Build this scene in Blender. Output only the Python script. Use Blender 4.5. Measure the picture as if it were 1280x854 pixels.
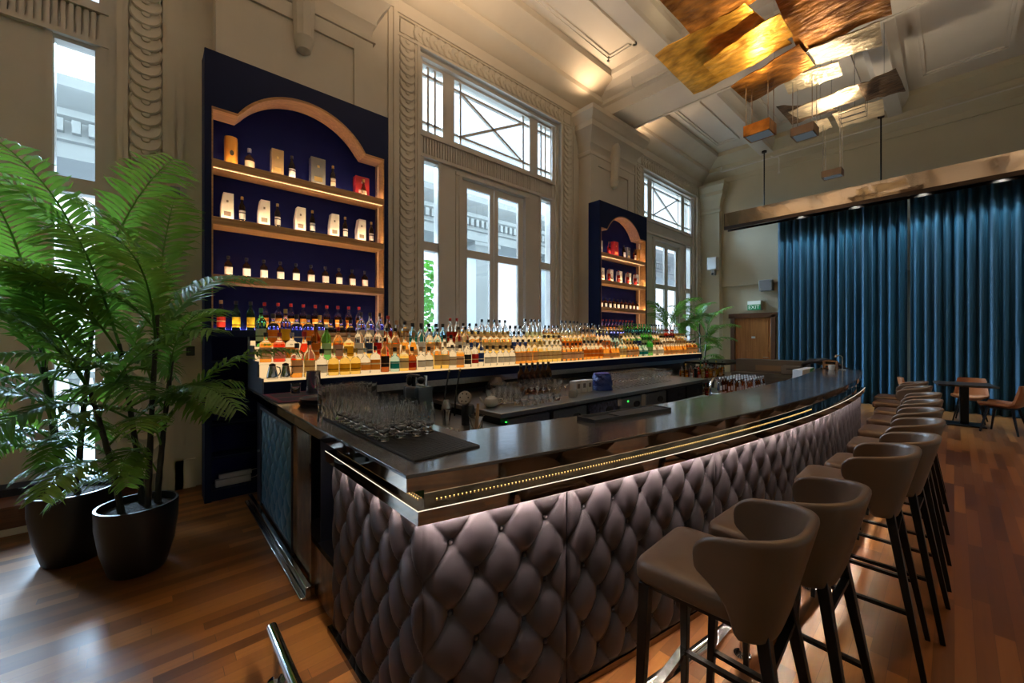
import bpy, bmesh, math, random
from math import sin, cos, pi, radians, sqrt, atan2, floor
from mathutils import Vector, Matrix, Euler
C = bpy.context.scene
for o in list(bpy.data.objects):
    bpy.data.objects.remove(o)
LINK = C.collection.objects.link
RND = random.Random(7)

# ------------------------------------------------------------------ camera
cam_d = bpy.data.cameras.new('camera'); cam = bpy.data.objects.new('camera', cam_d); LINK(cam)
cam.location = (0, 0, 1.6)
cam.rotation_euler = (radians(90), 0, radians(47.92))
cam_d.sensor_width = 36.0
cam_d.lens = 499.0 / 1280.0 * 36.0
cam_d.shift_y = -6.0 / 1280.0
cam_d.clip_start = 0.02
C.camera = cam

# ------------------------------------------------------------------ exposure
C.view_settings.view_transform = 'Standard'
C.view_settings.look = 'None'
C.view_settings.exposure = 0.0
C.view_settings.gamma = 1.0
C.view_settings.use_curve_mapping = False
cy = C.cycles
cy.use_denoising = True
cy.max_bounces = 32; cy.diffuse_bounces = 4; cy.glossy_bounces = 4
cy.transmission_bounces = 28; cy.transparent_max_bounces = 24
cy.caustics_reflective = False; cy.caustics_refractive = True
cy.sample_clamp_indirect = 4.0
cy.use_light_tree = True

# ------------------------------------------------------------------ sky
W = bpy.data.worlds.new('sky'); C.world = W; W.use_nodes = True
nt = W.node_tree; nt.nodes.clear()
wo = nt.nodes.new('ShaderNodeOutputWorld'); wb = nt.nodes.new('ShaderNodeBackground')
wt = nt.nodes.new('ShaderNodeTexCoord'); wn = nt.nodes.new('ShaderNodeTexNoise'); wr = nt.nodes.new('ShaderNodeValToRGB')
wn.inputs['Scale'].default_value = 2.5; wn.inputs['Detail'].default_value = 5
wr.color_ramp.elements[0].position = .35; wr.color_ramp.elements[0].color = (.50, .72, 1.0, 1)
wr.color_ramp.elements[1].position = .62; wr.color_ramp.elements[1].color = (.86, .93, 1.0, 1)
nt.links.new(wt.outputs['Generated'], wn.inputs['Vector']); nt.links.new(wn.outputs[0], wr.inputs[0])
nt.links.new(wr.outputs[0], wb.inputs[0]); nt.links.new(wb.outputs[0], wo.inputs[0])
SKY = 2.0
wb.inputs[1].default_value = SKY

# ------------------------------------------------------------------ lights
# the bright hazy sun side of the overcast sky, low over the terrace: soft bluish daylight slanting in through the windows
sd = bpy.data.lights.new('hazy_sun', 'SUN'); sd.energy = 52.0; sd.angle = radians(46); sd.color = (.52, .76, 1.0)
so_ = bpy.data.objects.new('hazy_sun', sd); LINK(so_); so_.location = (-12, -4, 8)
so_.rotation_euler = Vector((.90, .10, -.42)).to_track_quat('-Z', 'Y').to_euler()
def aim(o, target):
    o.rotation_euler = (Vector(target) - o.location).to_track_quat('-Z', 'Y').to_euler()
def area(name, loc, target, sx, sy, e, col, spread=None):
    d = bpy.data.lights.new(name, 'AREA'); d.shape = 'RECTANGLE'; d.size = sx; d.size_y = sy
    d.energy = e; d.color = col
    if spread: d.spread = radians(spread)
    o = bpy.data.objects.new(name, d); LINK(o); o.location = loc; aim(o, target); return o
def spot(name, loc, target, e, col, angle=60, blend=.5, r=.04):
    d = bpy.data.lights.new(name, 'SPOT'); d.energy = e; d.color = col
    d.spot_size = radians(angle); d.spot_blend = blend; d.shadow_soft_size = r
    o = bpy.data.objects.new(name, d); LINK(o); o.location = loc; aim(o, target); return o
WARM = (1.0, .66, .36); AMBER = (1.0, .60, .26)
WIN_C = (-1.87, 4.64, 11.14)                    # centres of the three tall windows along the wall
for wc in WIN_C:                                 # sky portals in the three openings
    p = area('window_portal', (-5.75, wc, 3.0), (0, wc, 3.0), 3.1, 6.0, 1, (1, 1, 1)); p.data.cycles.is_portal = True
# up-lighters on the pilaster capitals
for yy in (1.33, 7.72):
    for d in (-.96, .96): spot('capital_uplight', (-4.90, yy + d, 6.37), (-4.5, yy + d * 1.5, 7.3), 40, (1.0, .66, .38), 150, .9, .008)
# up-lights without fixtures, added out of view to brighten ceiling and upper walls
for (x, y, e) in ((-2.6, 2.6, 480), (-2.2, -1.2, 250), (2.2, 2.4, 110), (2.2, 7.0, 260)):
    spot('added_uplight', (x, y, 5.35), (x - .3, y, 7.1), e, (1.0, .70, .45), 165, .9, .10)
# warm unseen down-lights over the seating side; the last is added to brighten the palms
for (x, y, e) in ((.1, 2.2, 160), (.15, 4.8, 200), (.3, 7.2, 170), (.9, 9.8, 130), (3.4, 4.4, 90), (-2.6, -1.6, 60)):
    spot('unseen_downlight', (x, y, 6.3), (x + .35, y, 0), e, AMBER, 66, .8, .06)
# spots inside the curtain pelmet
for x in (-2.62, -1.55, -.45, .62, 1.7, 2.75, 3.8):
    spot('pelmet_spot', (x, 12.16, 4.74), (x, 12.62, 2.9), 230, (.70, .96, 1.0), 92, .6, .03)

# ------------------------------------------------------------------ materials
MATS = {}
def nodes(m):
    m.use_nodes = True; n = m.node_tree; return n, n.nodes.get('Principled BSDF')
def P(name, col, rough=.5, metal=0.0, bump=None, var=None, coat=0.0, spec=None, emit=None, sheen=0, aniso=None, rvar=None):
    m = bpy.data.materials.new(name); n, b = nodes(m)
    b.inputs['Base Color'].default_value = (*col, 1); b.inputs['Roughness'].default_value = rough
    b.inputs['Metallic'].default_value = metal
    b.inputs['Coat Weight'].default_value = coat; b.inputs['Coat Roughness'].default_value = .08
    if spec is not None: b.inputs['Specular IOR Level'].default_value = spec
    if sheen: b.inputs['Sheen Weight'].default_value = sheen
    if emit:
        b.inputs['Emission Color'].default_value = (*emit[0], 1); b.inputs['Emission Strength'].default_value = emit[1]
    tc = None
    def coord(scale):
        nonlocal tc
        if tc is None: tc = n.nodes.new('ShaderNodeTexCoord')
        mp = n.nodes.new('ShaderNodeMapping')
        mp.inputs['Scale'].default_value = scale if isinstance(scale, tuple) else (scale,) * 3
        n.links.new(tc.outputs['Object'], mp.inputs[0]); return mp.outputs[0]
    if var:
        sc, amt = var[0], var[1]; c2 = var[2] if len(var) > 2 else None
        t = n.nodes.new('ShaderNodeTexNoise'); t.inputs['Scale'].default_value = 1; t.inputs['Detail'].default_value = 6
        n.links.new(coord(sc), t.inputs['Vector'])
        r = n.nodes.new('ShaderNodeValToRGB'); r.color_ramp.elements[0].position = .3; r.color_ramp.elements[1].position = .7
        r.color_ramp.elements[0].color = (*[c * (1 - amt) for c in col], 1)
        r.color_ramp.elements[1].color = (*(c2 if c2 else [min(1, c * (1 + amt)) for c in col]), 1)
        n.links.new(t.outputs[0], r.inputs[0]); n.links.new(r.outputs[0], b.inputs['Base Color'])
        if rvar:
            q = n.nodes.new('ShaderNodeMapRange'); q.inputs[3].default_value = rvar[0]; q.inputs[4].default_value = rvar[1]
            n.links.new(t.outputs[0], q.inputs[0]); n.links.new(q.outputs[0], b.inputs['Roughness'])
    if bump:
        t = n.nodes.new('ShaderNodeTexNoise'); t.inputs['Scale'].default_value = 1; t.inputs['Detail'].default_value = 4
        n.links.new(coord(bump[0]), t.inputs['Vector'])
        bp = n.nodes.new('ShaderNodeBump'); bp.inputs['Strength'].default_value = bump[1]; bp.inputs['Distance'].default_value = bump[2] if len(bump) > 2 else .01
        n.links.new(t.outputs[0], bp.inputs['Height']); n.links.new(bp.outputs[0], b.inputs['Normal'])
    MATS[name] = m; return m
def wood(name, dark, light, axis, rough=.4, fine=60.0):
    sc = [fine, fine, fine]; sc[axis] = fine / 22
    return P(name, dark, rough, var=(tuple(sc), .15, light), bump=(tuple(sc), .08))
def glass_mat(name, col, liquid=None, fill=.17, rough=.0, ior=1.4):
    m = bpy.data.materials.new(name); n, b = nodes(m)
    b.inputs['Transmission Weight'].default_value = 1; b.inputs['Roughness'].default_value = rough; b.inputs['IOR'].default_value = ior
    b.inputs['Base Color'].default_value = (*col, 1)
    if liquid:
        tc = n.nodes.new('ShaderNodeTexCoord'); sp = n.nodes.new('ShaderNodeSeparateXYZ'); lt = n.nodes.new('ShaderNodeMath'); lt.operation = 'LESS_THAN'
        lt.inputs[1].default_value = fill; mx = n.nodes.new('ShaderNodeMix'); mx.data_type = 'RGBA'
        n.links.new(tc.outputs['Object'], sp.inputs[0]); n.links.new(sp.outputs[2], lt.inputs[0]); n.links.new(lt.outputs[0], mx.inputs[0])
        mx.inputs[6].default_value = (*col, 1); mx.inputs[7].default_value = (*liquid, 1)
        n.links.new(mx.outputs[2], b.inputs['Base Color'])
    MATS[name] = m; return m
def pane_mat(name, tint=(.985, .99, 1.0)):
    m = bpy.data.materials.new(name); m.use_nodes = True; n = m.node_tree; n.nodes.clear()
    o = n.nodes.new('ShaderNodeOutputMaterial'); t = n.nodes.new('ShaderNodeBsdfTransparent'); g = n.nodes.new('ShaderNodeBsdfGlossy')
    x = n.nodes.new('ShaderNodeMixShader'); x.inputs[0].default_value = .06
    t.inputs[0].default_value = (*tint, 1); g.inputs['Roughness'].default_value = .01
    n.links.new(t.outputs[0], x.inputs[1]); n.links.new(g.outputs[0], x.inputs[2]); n.links.new(x.outputs[0], o.inputs[0])
    MATS[name] = m; return m
def emit_mat(name, col, s):
    m = bpy.data.materials.new(name); m.use_nodes = True; n = m.node_tree; n.nodes.clear()
    o = n.nodes.new('ShaderNodeOutputMaterial'); e = n.nodes.new('ShaderNodeEmission'); e.inputs[0].default_value = (*col, 1); e.inputs[1].default_value = s
    n.links.new(e.outputs[0], o.inputs[0]); MATS[name] = m; return m
def paper_mat(name, col, col2=None, lo=.0, hi=.0):
    """label paper: diffuse with some translucency, an optional printed band between two heights"""
    m = bpy.data.materials.new(name); n, b = nodes(m); b.inputs['Roughness'].default_value = .6
    b.inputs['Base Color'].default_value = (*col, 1)
    out = n.nodes.get('Material Output'); t = n.nodes.new('ShaderNodeBsdfTranslucent'); t.inputs[0].default_value = (*col, 1)
    x = n.nodes.new('ShaderNodeMixShader'); x.inputs[0].default_value = .6
    n.links.new(b.outputs[0], x.inputs[1]); n.links.new(t.outputs[0], x.inputs[2]); n.links.new(x.outputs[0], out.inputs[0])
    if col2:
        tc = n.nodes.new('ShaderNodeTexCoord'); sp = n.nodes.new('ShaderNodeSeparateXYZ'); n.links.new(tc.outputs['Object'], sp.inputs[0])
        a = n.nodes.new('ShaderNodeMath'); a.operation = 'GREATER_THAN'; a.inputs[1].default_value = lo
        c = n.nodes.new('ShaderNodeMath'); c.operation = 'LESS_THAN'; c.inputs[1].default_value = hi
        d = n.nodes.new('ShaderNodeMath'); d.operation = 'MULTIPLY'
        n.links.new(sp.outputs[2], a.inputs[0]); n.links.new(sp.outputs[2], c.inputs[0]); n.links.new(a.outputs[0], d.inputs[0]); n.links.new(c.outputs[0], d.inputs[1])
        mx = n.nodes.new('ShaderNodeMix'); mx.data_type = 'RGBA'; mx.inputs[6].default_value = (*col, 1); mx.inputs[7].default_value = (*col2, 1)
        n.links.new(d.outputs[0], mx.inputs[0]); n.links.new(mx.outputs[2], b.inputs['Base Color']); n.links.new(mx.outputs[2], t.inputs[0])
    MATS[name] = m; return m

PLASTER = P('cream_plaster', (.62, .56, .46), .55, bump=(9, .06), var=(1.3, .06))
CEIL = P('ceiling_paint', (.70, .67, .61), .55, bump=(7, .05), var=(.9, .04))
FAR_PL = P('far_wall_paint', (.60, .55, .40), .55, bump=(9, .05), var=(.8, .07))
FRAME = P('window_frame_paint', (.60, .56, .50), .38, var=(2.0, .05))
STONE_OUT = P('white_render', (.24, .25, .255), .7, var=(1.5, .06))
PAVE = P('outdoor_paving', (.30, .30, .29), .7, var=(2, .1))
PANE = pane_mat('window_glass')
NAVY = P('navy_lacquer', (.003, .008, .040), .55, var=(3, .1), spec=.12)
NAVYB = P('navy_back_panel', (.007, .010, .072), .6, var=(3, .1), spec=.06)
DARKN = P('near_black_navy', (.006, .008, .020), .45)
OAK = wood('oak_trim', (.36, .18, .065), (.52, .28, .11), 1, .35)
STEP_W = wood('mahogany_step', (.10, .034, .016), (.16, .055, .025), 1, .35)
DOOR_W = wood('door_wood', (.36, .135, .032), (.48, .20, .055), 2, .35, 30)
DOOR_F = wood('door_frame_wood', (.09, .035, .012), (.13, .05, .02), 2, .4, 30)
SLATE = P('dark_slate', (.040, .037, .037), .34, var=((5, 2.0, 5), .45, (.100, .092, .090)), bump=((30, 12, 30), .10), rvar=(.14, .24), coat=.45)
BRONZE = P('mirror_bronze', (.33, .26, .20), .045, 1.0, var=((6, 6, 6), .25))
ANTIQ = P('antique_bronze', (.30, .21, .11), .26, 1.0, var=((18, 18, 9), .55), bump=(40, .12))
STEEL = P('polished_steel', (.62, .63, .65), .14, 1.0)
BRUSH = P('brushed_steel', (.40, .385, .36), .33, 1.0, var=((2, 40, 40), .12))
CHROME = P('chrome', (.75, .76, .78), .07, 1.0)
LEATHER = P('aubergine_leather', (.036, .030, .037), .36, bump=(160, .10, .004), var=(5, .10), spec=.3)
BLUEL = P('blue_leather', (.036, .145, .25), .34, bump=(160, .08, .004), var=(5, .12))
TAUPE = P('taupe_leather', (.088, .049, .026), .42, bump=(190, .10, .003), var=(6, .08))
BLACKM = P('black_metal', (.010, .010, .011), .38, .6)
BLACKP = P('black_plastic', (.012, .012, .014), .4)
RUBBER = P('black_rubber', (.010, .010, .012), .5, bump=((220, 220, 1), .8, .004))
POT = P('matt_black_pot', (.007, .006, .007), .42, bump=(60, .05))
SOIL = P('bark_soil', (.03, .02, .013), .9, bump=(60, .8, .02))
CANE = P('dark_cane', (.022, .019, .011), .5, bump=((20, 20, 90), .5))
LEAF = P('palm_leaf', (.095, .215, .028), .42, var=(7, .40, (.17, .33, .045)))
LEAFB = P('deep_palm_leaf', (.055, .165, .04), .42, var=(7, .40, (.09, .24, .05)))
for lf in (LEAF, LEAFB):                      # thin leaves let some light through
    n, b = nodes(lf); out = n.nodes.get('Material Output'); t = n.nodes.new('ShaderNodeBsdfTranslucent'); t.inputs[0].default_value = (.22, .46, .05, 1)
    x = n.nodes.new('ShaderNodeMixShader'); x.inputs[0].default_value = .30
    n.links.new(b.outputs[0], x.inputs[1]); n.links.new(t.outputs[0], x.inputs[2]); n.links.new(x.outputs[0], out.inputs[0])
VELVET = P('teal_velvet', (.0015, .050, .100), .6, sheen=.05, bump=((40, 40, 4), .12), var=((3, 3, .3), .25))
GOLD = P('hammered_amber_leaf', (.80, .36, .045), .30, .85, bump=((7, 16, 7), .55, .03), var=((5, 9, 5), .55, (.95, .52, .09)))
BROWNG = P('burnished_copper_leaf', (.42, .15, .022), .32, .85, bump=((7, 16, 7), .5, .03), var=((5, 9, 5), .6, (.62, .25, .045)))
PALEG = P('hammered_champagne_leaf', (.80, .62, .38), .33, .85, bump=((9, 16, 9), .6, .03), var=((6, 12, 6), .3, (.9, .75, .5)))
DARKG = P('tarnished_bronze_leaf', (.10, .062, .030), .35, .8, bump=((9, 16, 9), .5, .03), var=((6, 12, 6), .5, (.2, .12, .06)))
TAN = P('tan_leather', (.30, .10, .032), .36, bump=(140, .1, .004), var=(6, .15))
TABLEW = P('dark_table_wood', (.020, .014, .011), .3, var=((4, 30, 4), .3))
WHITE = P('white_plastic', (.70, .70, .68), .4)
CERAM = P('white_ceramic', (.66, .62, .55), .15, coat=.5)
GREEN_S = P('exit_sign_green', (.0, .17, .06), .35, emit=((.0, .25, .09), .25))
WHITE_S = P('sign_white', (.75, .80, .78), .4, emit=((.8, 1, .9), .25))
BAGBLUE = P('blue_plastic_bag', (.008, .03, .20), .3, bump=(40, .8, .02))
LITSTEP = emit_mat('lit_acrylic', (1.0, .67, .33), .95)
LEDW = emit_mat('led_warm_white', (1.0, .80, .55), 22)
LEDN = emit_mat('led_neutral_white', (1.0, .84, .66), 720)
LEDV = emit_mat('led_violet', (.33, .34, 1.0), 48)
LENS = emit_mat('lamp_lens', (.62, .72, .78), .10)
LAMPF = emit_mat('pelmet_lamp', (1.0, .93, .82), 14)
DGREEN = emit_mat('green_display', (.05, 1.0, .10), 1.2)
CLEARG = glass_mat('clear_glassware', (.985, .99, .99), ior=1.45)
# ------------------------------------------------------------------ mesh helpers
class MB:
    def __init__(s): s.v = []; s.f = []; s.m = []; s.cur = 0
    def face(s, idx): s.f.append(idx); s.m.append(s.cur)
    def box(s, x0, x1, y0, y1, z0, z1):
        b = len(s.v)
        for z in (z0, z1):
            s.v += [(x0, y0, z), (x1, y0, z), (x1, y1, z), (x0, y1, z)]
        for q in ((0, 3, 2, 1), (4, 5, 6, 7), (0, 1, 5, 4), (1, 2, 6, 5), (2, 3, 7, 6), (3, 0, 4, 7)): s.face([b + i for i in q])
        return s
    def prism(s, pts, h0, h1, axis=2):
        """polygon (a,b) swept along an axis"""
        b = len(s.v); n = len(pts)
        def mk(p, h): return (p[0], p[1], h) if axis == 2 else ((h, p[0], p[1]) if axis == 0 else (p[0], h, p[1]))
        s.v += [mk(p, h0) for p in pts] + [mk(p, h1) for p in pts]
        s.face(list(range(b, b + n))[::-1]); s.face(list(range(b + n, b + 2 * n)))
        for i in range(n):
            j = (i + 1) % n; s.face([b + i, b + j, b + n + j, b + n + i])
        return s
    def rings(s, rings, close=True, cap0=True, cap1=True):
        """skin a list of equal-length vertex loops"""
        b = len(s.v); n = len(rings[0])
        for r in rings: s.v += [tuple(p) for p in r]
        for k in range(len(rings) - 1):
            for i in range(n if close else n - 1):
                j = (i + 1) % n
                s.face([b + k * n + i, b + k * n + j, b + (k + 1) * n + j, b + (k + 1) * n + i])
        if cap0: s.face(list(range(b, b + n))[::-1])
        if cap1: e = b + (len(rings) - 1) * n; s.face(list(range(e, e + n)))
        return s
    def lathe(s, prof, c=(0, 0, 0), seg=20, sq=2.0, ax=1.0, ay=1.0):
        """profile (r,z) turned about z; sq>2 makes a rounded-square section"""
        rr = []
        for r, z in prof:
            ring = []
            for i in range(seg):
                a = 2 * pi * (i + .5) / seg; k = 1.0
                if sq != 2.0: k = (abs(cos(a)) ** sq + abs(sin(a)) ** sq) ** (-1 / sq)
                r_ = max(r, 1e-5) * k
                ring.append((c[0] + r_ * cos(a) * ax, c[1] + r_ * sin(a) * ay, c[2] + z))
            rr.append(ring)
        return s.rings(rr)
    def tube(s, path, r, seg=8, closed=False):
        path = [Vector(p) for p in path]; n = len(path); rr = []
        up = Vector((0, 0, 1)); prev = None
        for i, p in enumerate(path):
            if closed: t = path[(i + 1) % n] - path[i - 1]
            else: t = path[min(i + 1, n - 1)] - path[max(i - 1, 0)]
            if t.length < 1e-9: t = Vector((0, 0, 1))
            t.normalize()
            if prev is None:
                a = up if abs(t.dot(up)) < .95 else Vector((1, 0, 0))
                u = t.cross(a).normalized()
            else:
                u = (prev - t * prev.dot(t)); u = u.normalized() if u.length > 1e-6 else t.orthogonal().normalized()
            prev = u; w = t.cross(u)
            ri = r[i] if isinstance(r, (list, tuple)) else r
            rr.append([tuple(p + u * (ri * cos(2 * pi * k / seg)) + w * (ri * sin(2 * pi * k / seg))) for k in range(seg)])
        if closed: rr.append(rr[0]); return s.rings(rr, cap0=False, cap1=False)
        return s.rings(rr)
    def bar(s, p, q, w0, d0, w1=None, d1=None):
        """tapered rectangular bar between two points"""
        p = Vector(p); q = Vector(q); t = (q - p).normalized(); a = Vector((0, 0, 1)) if abs(t.z) < .9 else Vector((1, 0, 0))
        u = t.cross(a).normalized(); w = t.cross(u)
        w1 = w1 or w0; d1 = d1 or d0
        rr = []
        for c, ww, dd in ((p, w0, d0), (q, w1, d1)):
            rr.append([tuple(c + u * sx * ww / 2 + w * sy * dd / 2) for sx, sy in ((-1, -1), (1, -1), (1, 1), (-1, 1))])
        return s.rings(rr)
    def grid(s, fn, nu, nv):
        b = len(s.v)
        for i in range(nu + 1):
            for j in range(nv + 1): s.v.append(tuple(fn(i / nu, j / nv)))
        for i in range(nu):
            for j in range(nv):
                a = b + i * (nv + 1) + j; s.face([a, a + nv + 1, a + nv + 2, a + 1])
        return s
    def ball(s, c, r, sg=10, rg=7, sc=(1, 1, 1)):
        prof = [(r * sin(pi * k / rg), -r * cos(pi * k / rg)) for k in range(rg + 1)]
        b = len(s.v); s.lathe(prof, (0, 0, 0), sg)
        for i in range(b, len(s.v)):
            v = s.v[i]; s.v[i] = (c[0] + v[0] * sc[0], c[1] + v[1] * sc[1], c[2] + v[2] * sc[2])
        return s
    def mesh(s, name, mats, smooth=True, off=(0, 0, 0), ang=38, recalc=True):
        me = bpy.data.meshes.new(name)
        v = s.v if off == (0, 0, 0) else [(a - off[0], b - off[1], c - off[2]) for a, b, c in s.v]
        me.from_pydata(v, [], s.f); me.update()
        if not isinstance(mats, (list, tuple)): mats = [mats]
        for m in mats: me.materials.append(m)
        if len(mats) > 1: me.polygons.foreach_set('material_index', s.m)
        if recalc:
            bm = bmesh.new(); bm.from_mesh(me); bmesh.ops.remove_doubles(bm, verts=bm.verts, dist=1e-6)
            bmesh.ops.recalc_face_normals(bm, faces=bm.faces); bm.to_mesh(me); bm.free()
        if smooth:
            me.polygons.foreach_set('use_smooth', [True] * len(me.polygons)); me.set_sharp_from_angle(angle=radians(ang))
        return me

def tag(o, label=None, cat=None, group=None, kind=None):
    if label: o['label'] = label
    if cat: o['category'] = cat
    if group: o['group'] = group
    if kind: o['kind'] = kind
    return o
def thing(name, label, cat, loc=(0, 0, 0), rz=0.0, group=None):
    o = bpy.data.objects.new(name, None); LINK(o); o.empty_display_size = .1
    o.location = loc; o.rotation_euler = (0, 0, rz); return tag(o, label, cat, group)
def root_loc(p):
    l = Vector((0, 0, 0))
    while p: l += p.location; p = p.parent
    return tuple(l)
def obj(name, mb, mat, parent=None, world=True, bevel=0, smooth=True, ang=38, recalc=True, label=None):
    """one mesh object; with a parent, world-coordinate geometry is moved into the parent's frame"""
    off = root_loc(parent) if (parent and world) else (0, 0, 0)
    me = mb if isinstance(mb, bpy.types.Mesh) else mb.mesh(name, mat, smooth, off, ang, recalc)
    o = bpy.data.objects.new(name, me); LINK(o)
    if parent: o.parent = parent
    if bevel:
        b = o.modifiers.new('bevel', 'BEVEL'); b.width = bevel; b.segments = 2; b.limit_method = 'ANGLE'; b.harden_normals = False
    if label: o['label'] = label
    return o
def solo(name, mb, mat, label, cat, loc=None, group=None, **k):
    """a thing that is a single mesh: geometry in world coordinates, origin moved to its base"""
    if loc is None:
        xs = [p[0] for p in mb.v]; ys = [p[1] for p in mb.v]; zs = [p[2] for p in mb.v]
        loc = ((min(xs) + max(xs)) / 2, (min(ys) + max(ys)) / 2, min(zs))
    me = mb.mesh(name, mat, k.get('smooth', True), loc, k.get('ang', 38))
    o = bpy.data.objects.new(name, me); LINK(o); o.location = loc
    if k.get('bevel'):
        b = o.modifiers.new('bevel', 'BEVEL'); b.width = k['bevel']; b.segments = 2; b.limit_method = 'ANGLE'
    return tag(o, label, cat, group)
def struct(name, mb, mat, parent=None, **k):
    o = obj(name, mb, mat, parent, **k)
    if not parent: o['kind'] = 'structure'
    return o
def copy_tree(o, parent=None):
    c = o.copy(); LINK(c)
    if parent: c.parent = parent
    for ch in list(o.children): copy_tree(ch, c)
    return c
def place(o, loc, rz=None, label=None, group=None):
    o.location = loc
    if rz is not None: o.rotation_euler = (0, 0, rz)
    if label: o['label'] = label
    if group: o['group'] = group
    return o
ORD = ['first', 'second', 'third', 'fourth', 'fifth', 'sixth', 'seventh', 'eighth', 'ninth', 'tenth', 'eleventh', 'twelfth', 'thirteenth', 'fourteenth', 'fifteenth', 'sixteenth', 'seventeenth', 'eighteenth', 'nineteenth', 'twentieth']
def od(i): return ORD[i] if i < len(ORD) else 'number %d' % (i + 1)
def text_mesh(name, s, size, depth, mat):
    cu = bpy.data.curves.new(name, 'FONT'); cu.body = s; cu.size = size; cu.extrude = depth; cu.align_x = 'CENTER'; cu.align_y = 'CENTER'
    t = bpy.data.objects.new(name, cu); LINK(t); dg = bpy.context.evaluated_depsgraph_get(); dg.update()
    me = bpy.data.meshes.new_from_object(t.evaluated_get(dg)); bpy.data.objects.remove(t)
    me.materials.clear(); me.materials.append(mat); me.name = name; return me

def wall_holes(mb, a0, a1, z0, z1, holes, n0, n1, axis=0):
    """a slab with rectangular holes. axis 0: slab faces along x (a = y); axis 1: faces along y (a = x)"""
    A = sorted({a0, a1, *[h[0] for h in holes], *[h[1] for h in holes]}); A = [a for a in A if a0 <= a <= a1]
    Z = sorted({z0, z1, *[h[2] for h in holes], *[h[3] for h in holes]}); Z = [z for z in Z if z0 <= z <= z1]
    def solid(i, j):
        if i < 0 or j < 0 or i >= len(A) - 1 or j >= len(Z) - 1: return False
        ca = (A[i] + A[i + 1]) / 2; cz = (Z[j] + Z[j + 1]) / 2
        return not any(h[0] < ca < h[1] and h[2] < cz < h[3] for h in holes)
    def pt(a, n, z): return (n, a, z) if axis == 0 else (a, n, z)
    def q(*p):
        b = len(mb.v); mb.v += list(p); mb.face([b, b + 1, b + 2, b + 3])
    for i in range(len(A) - 1):
        for j in range(len(Z) - 1):
            if not solid(i, j): continue
            a, c, z, w = A[i], A[i + 1], Z[j], Z[j + 1]
            for n in (n0, n1): q(pt(a, n, z), pt(c, n, z), pt(c, n, w), pt(a, n, w))
            if not solid(i - 1, j): q(pt(a, n0, z), pt(a, n1, z), pt(a, n1, w), pt(a, n0, w))
            if not solid(i + 1, j): q(pt(c, n0, z), pt(c, n1, z), pt(c, n1, w), pt(c, n0, w))
            if not solid(i, j - 1): q(pt(a, n0, z), pt(a, n1, z), pt(c, n1, z), pt(c, n0, z))
            if not solid(i, j + 1): q(pt(a, n0, w), pt(a, n1, w), pt(c, n1, w), pt(c, n0, w))
    return mb
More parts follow.
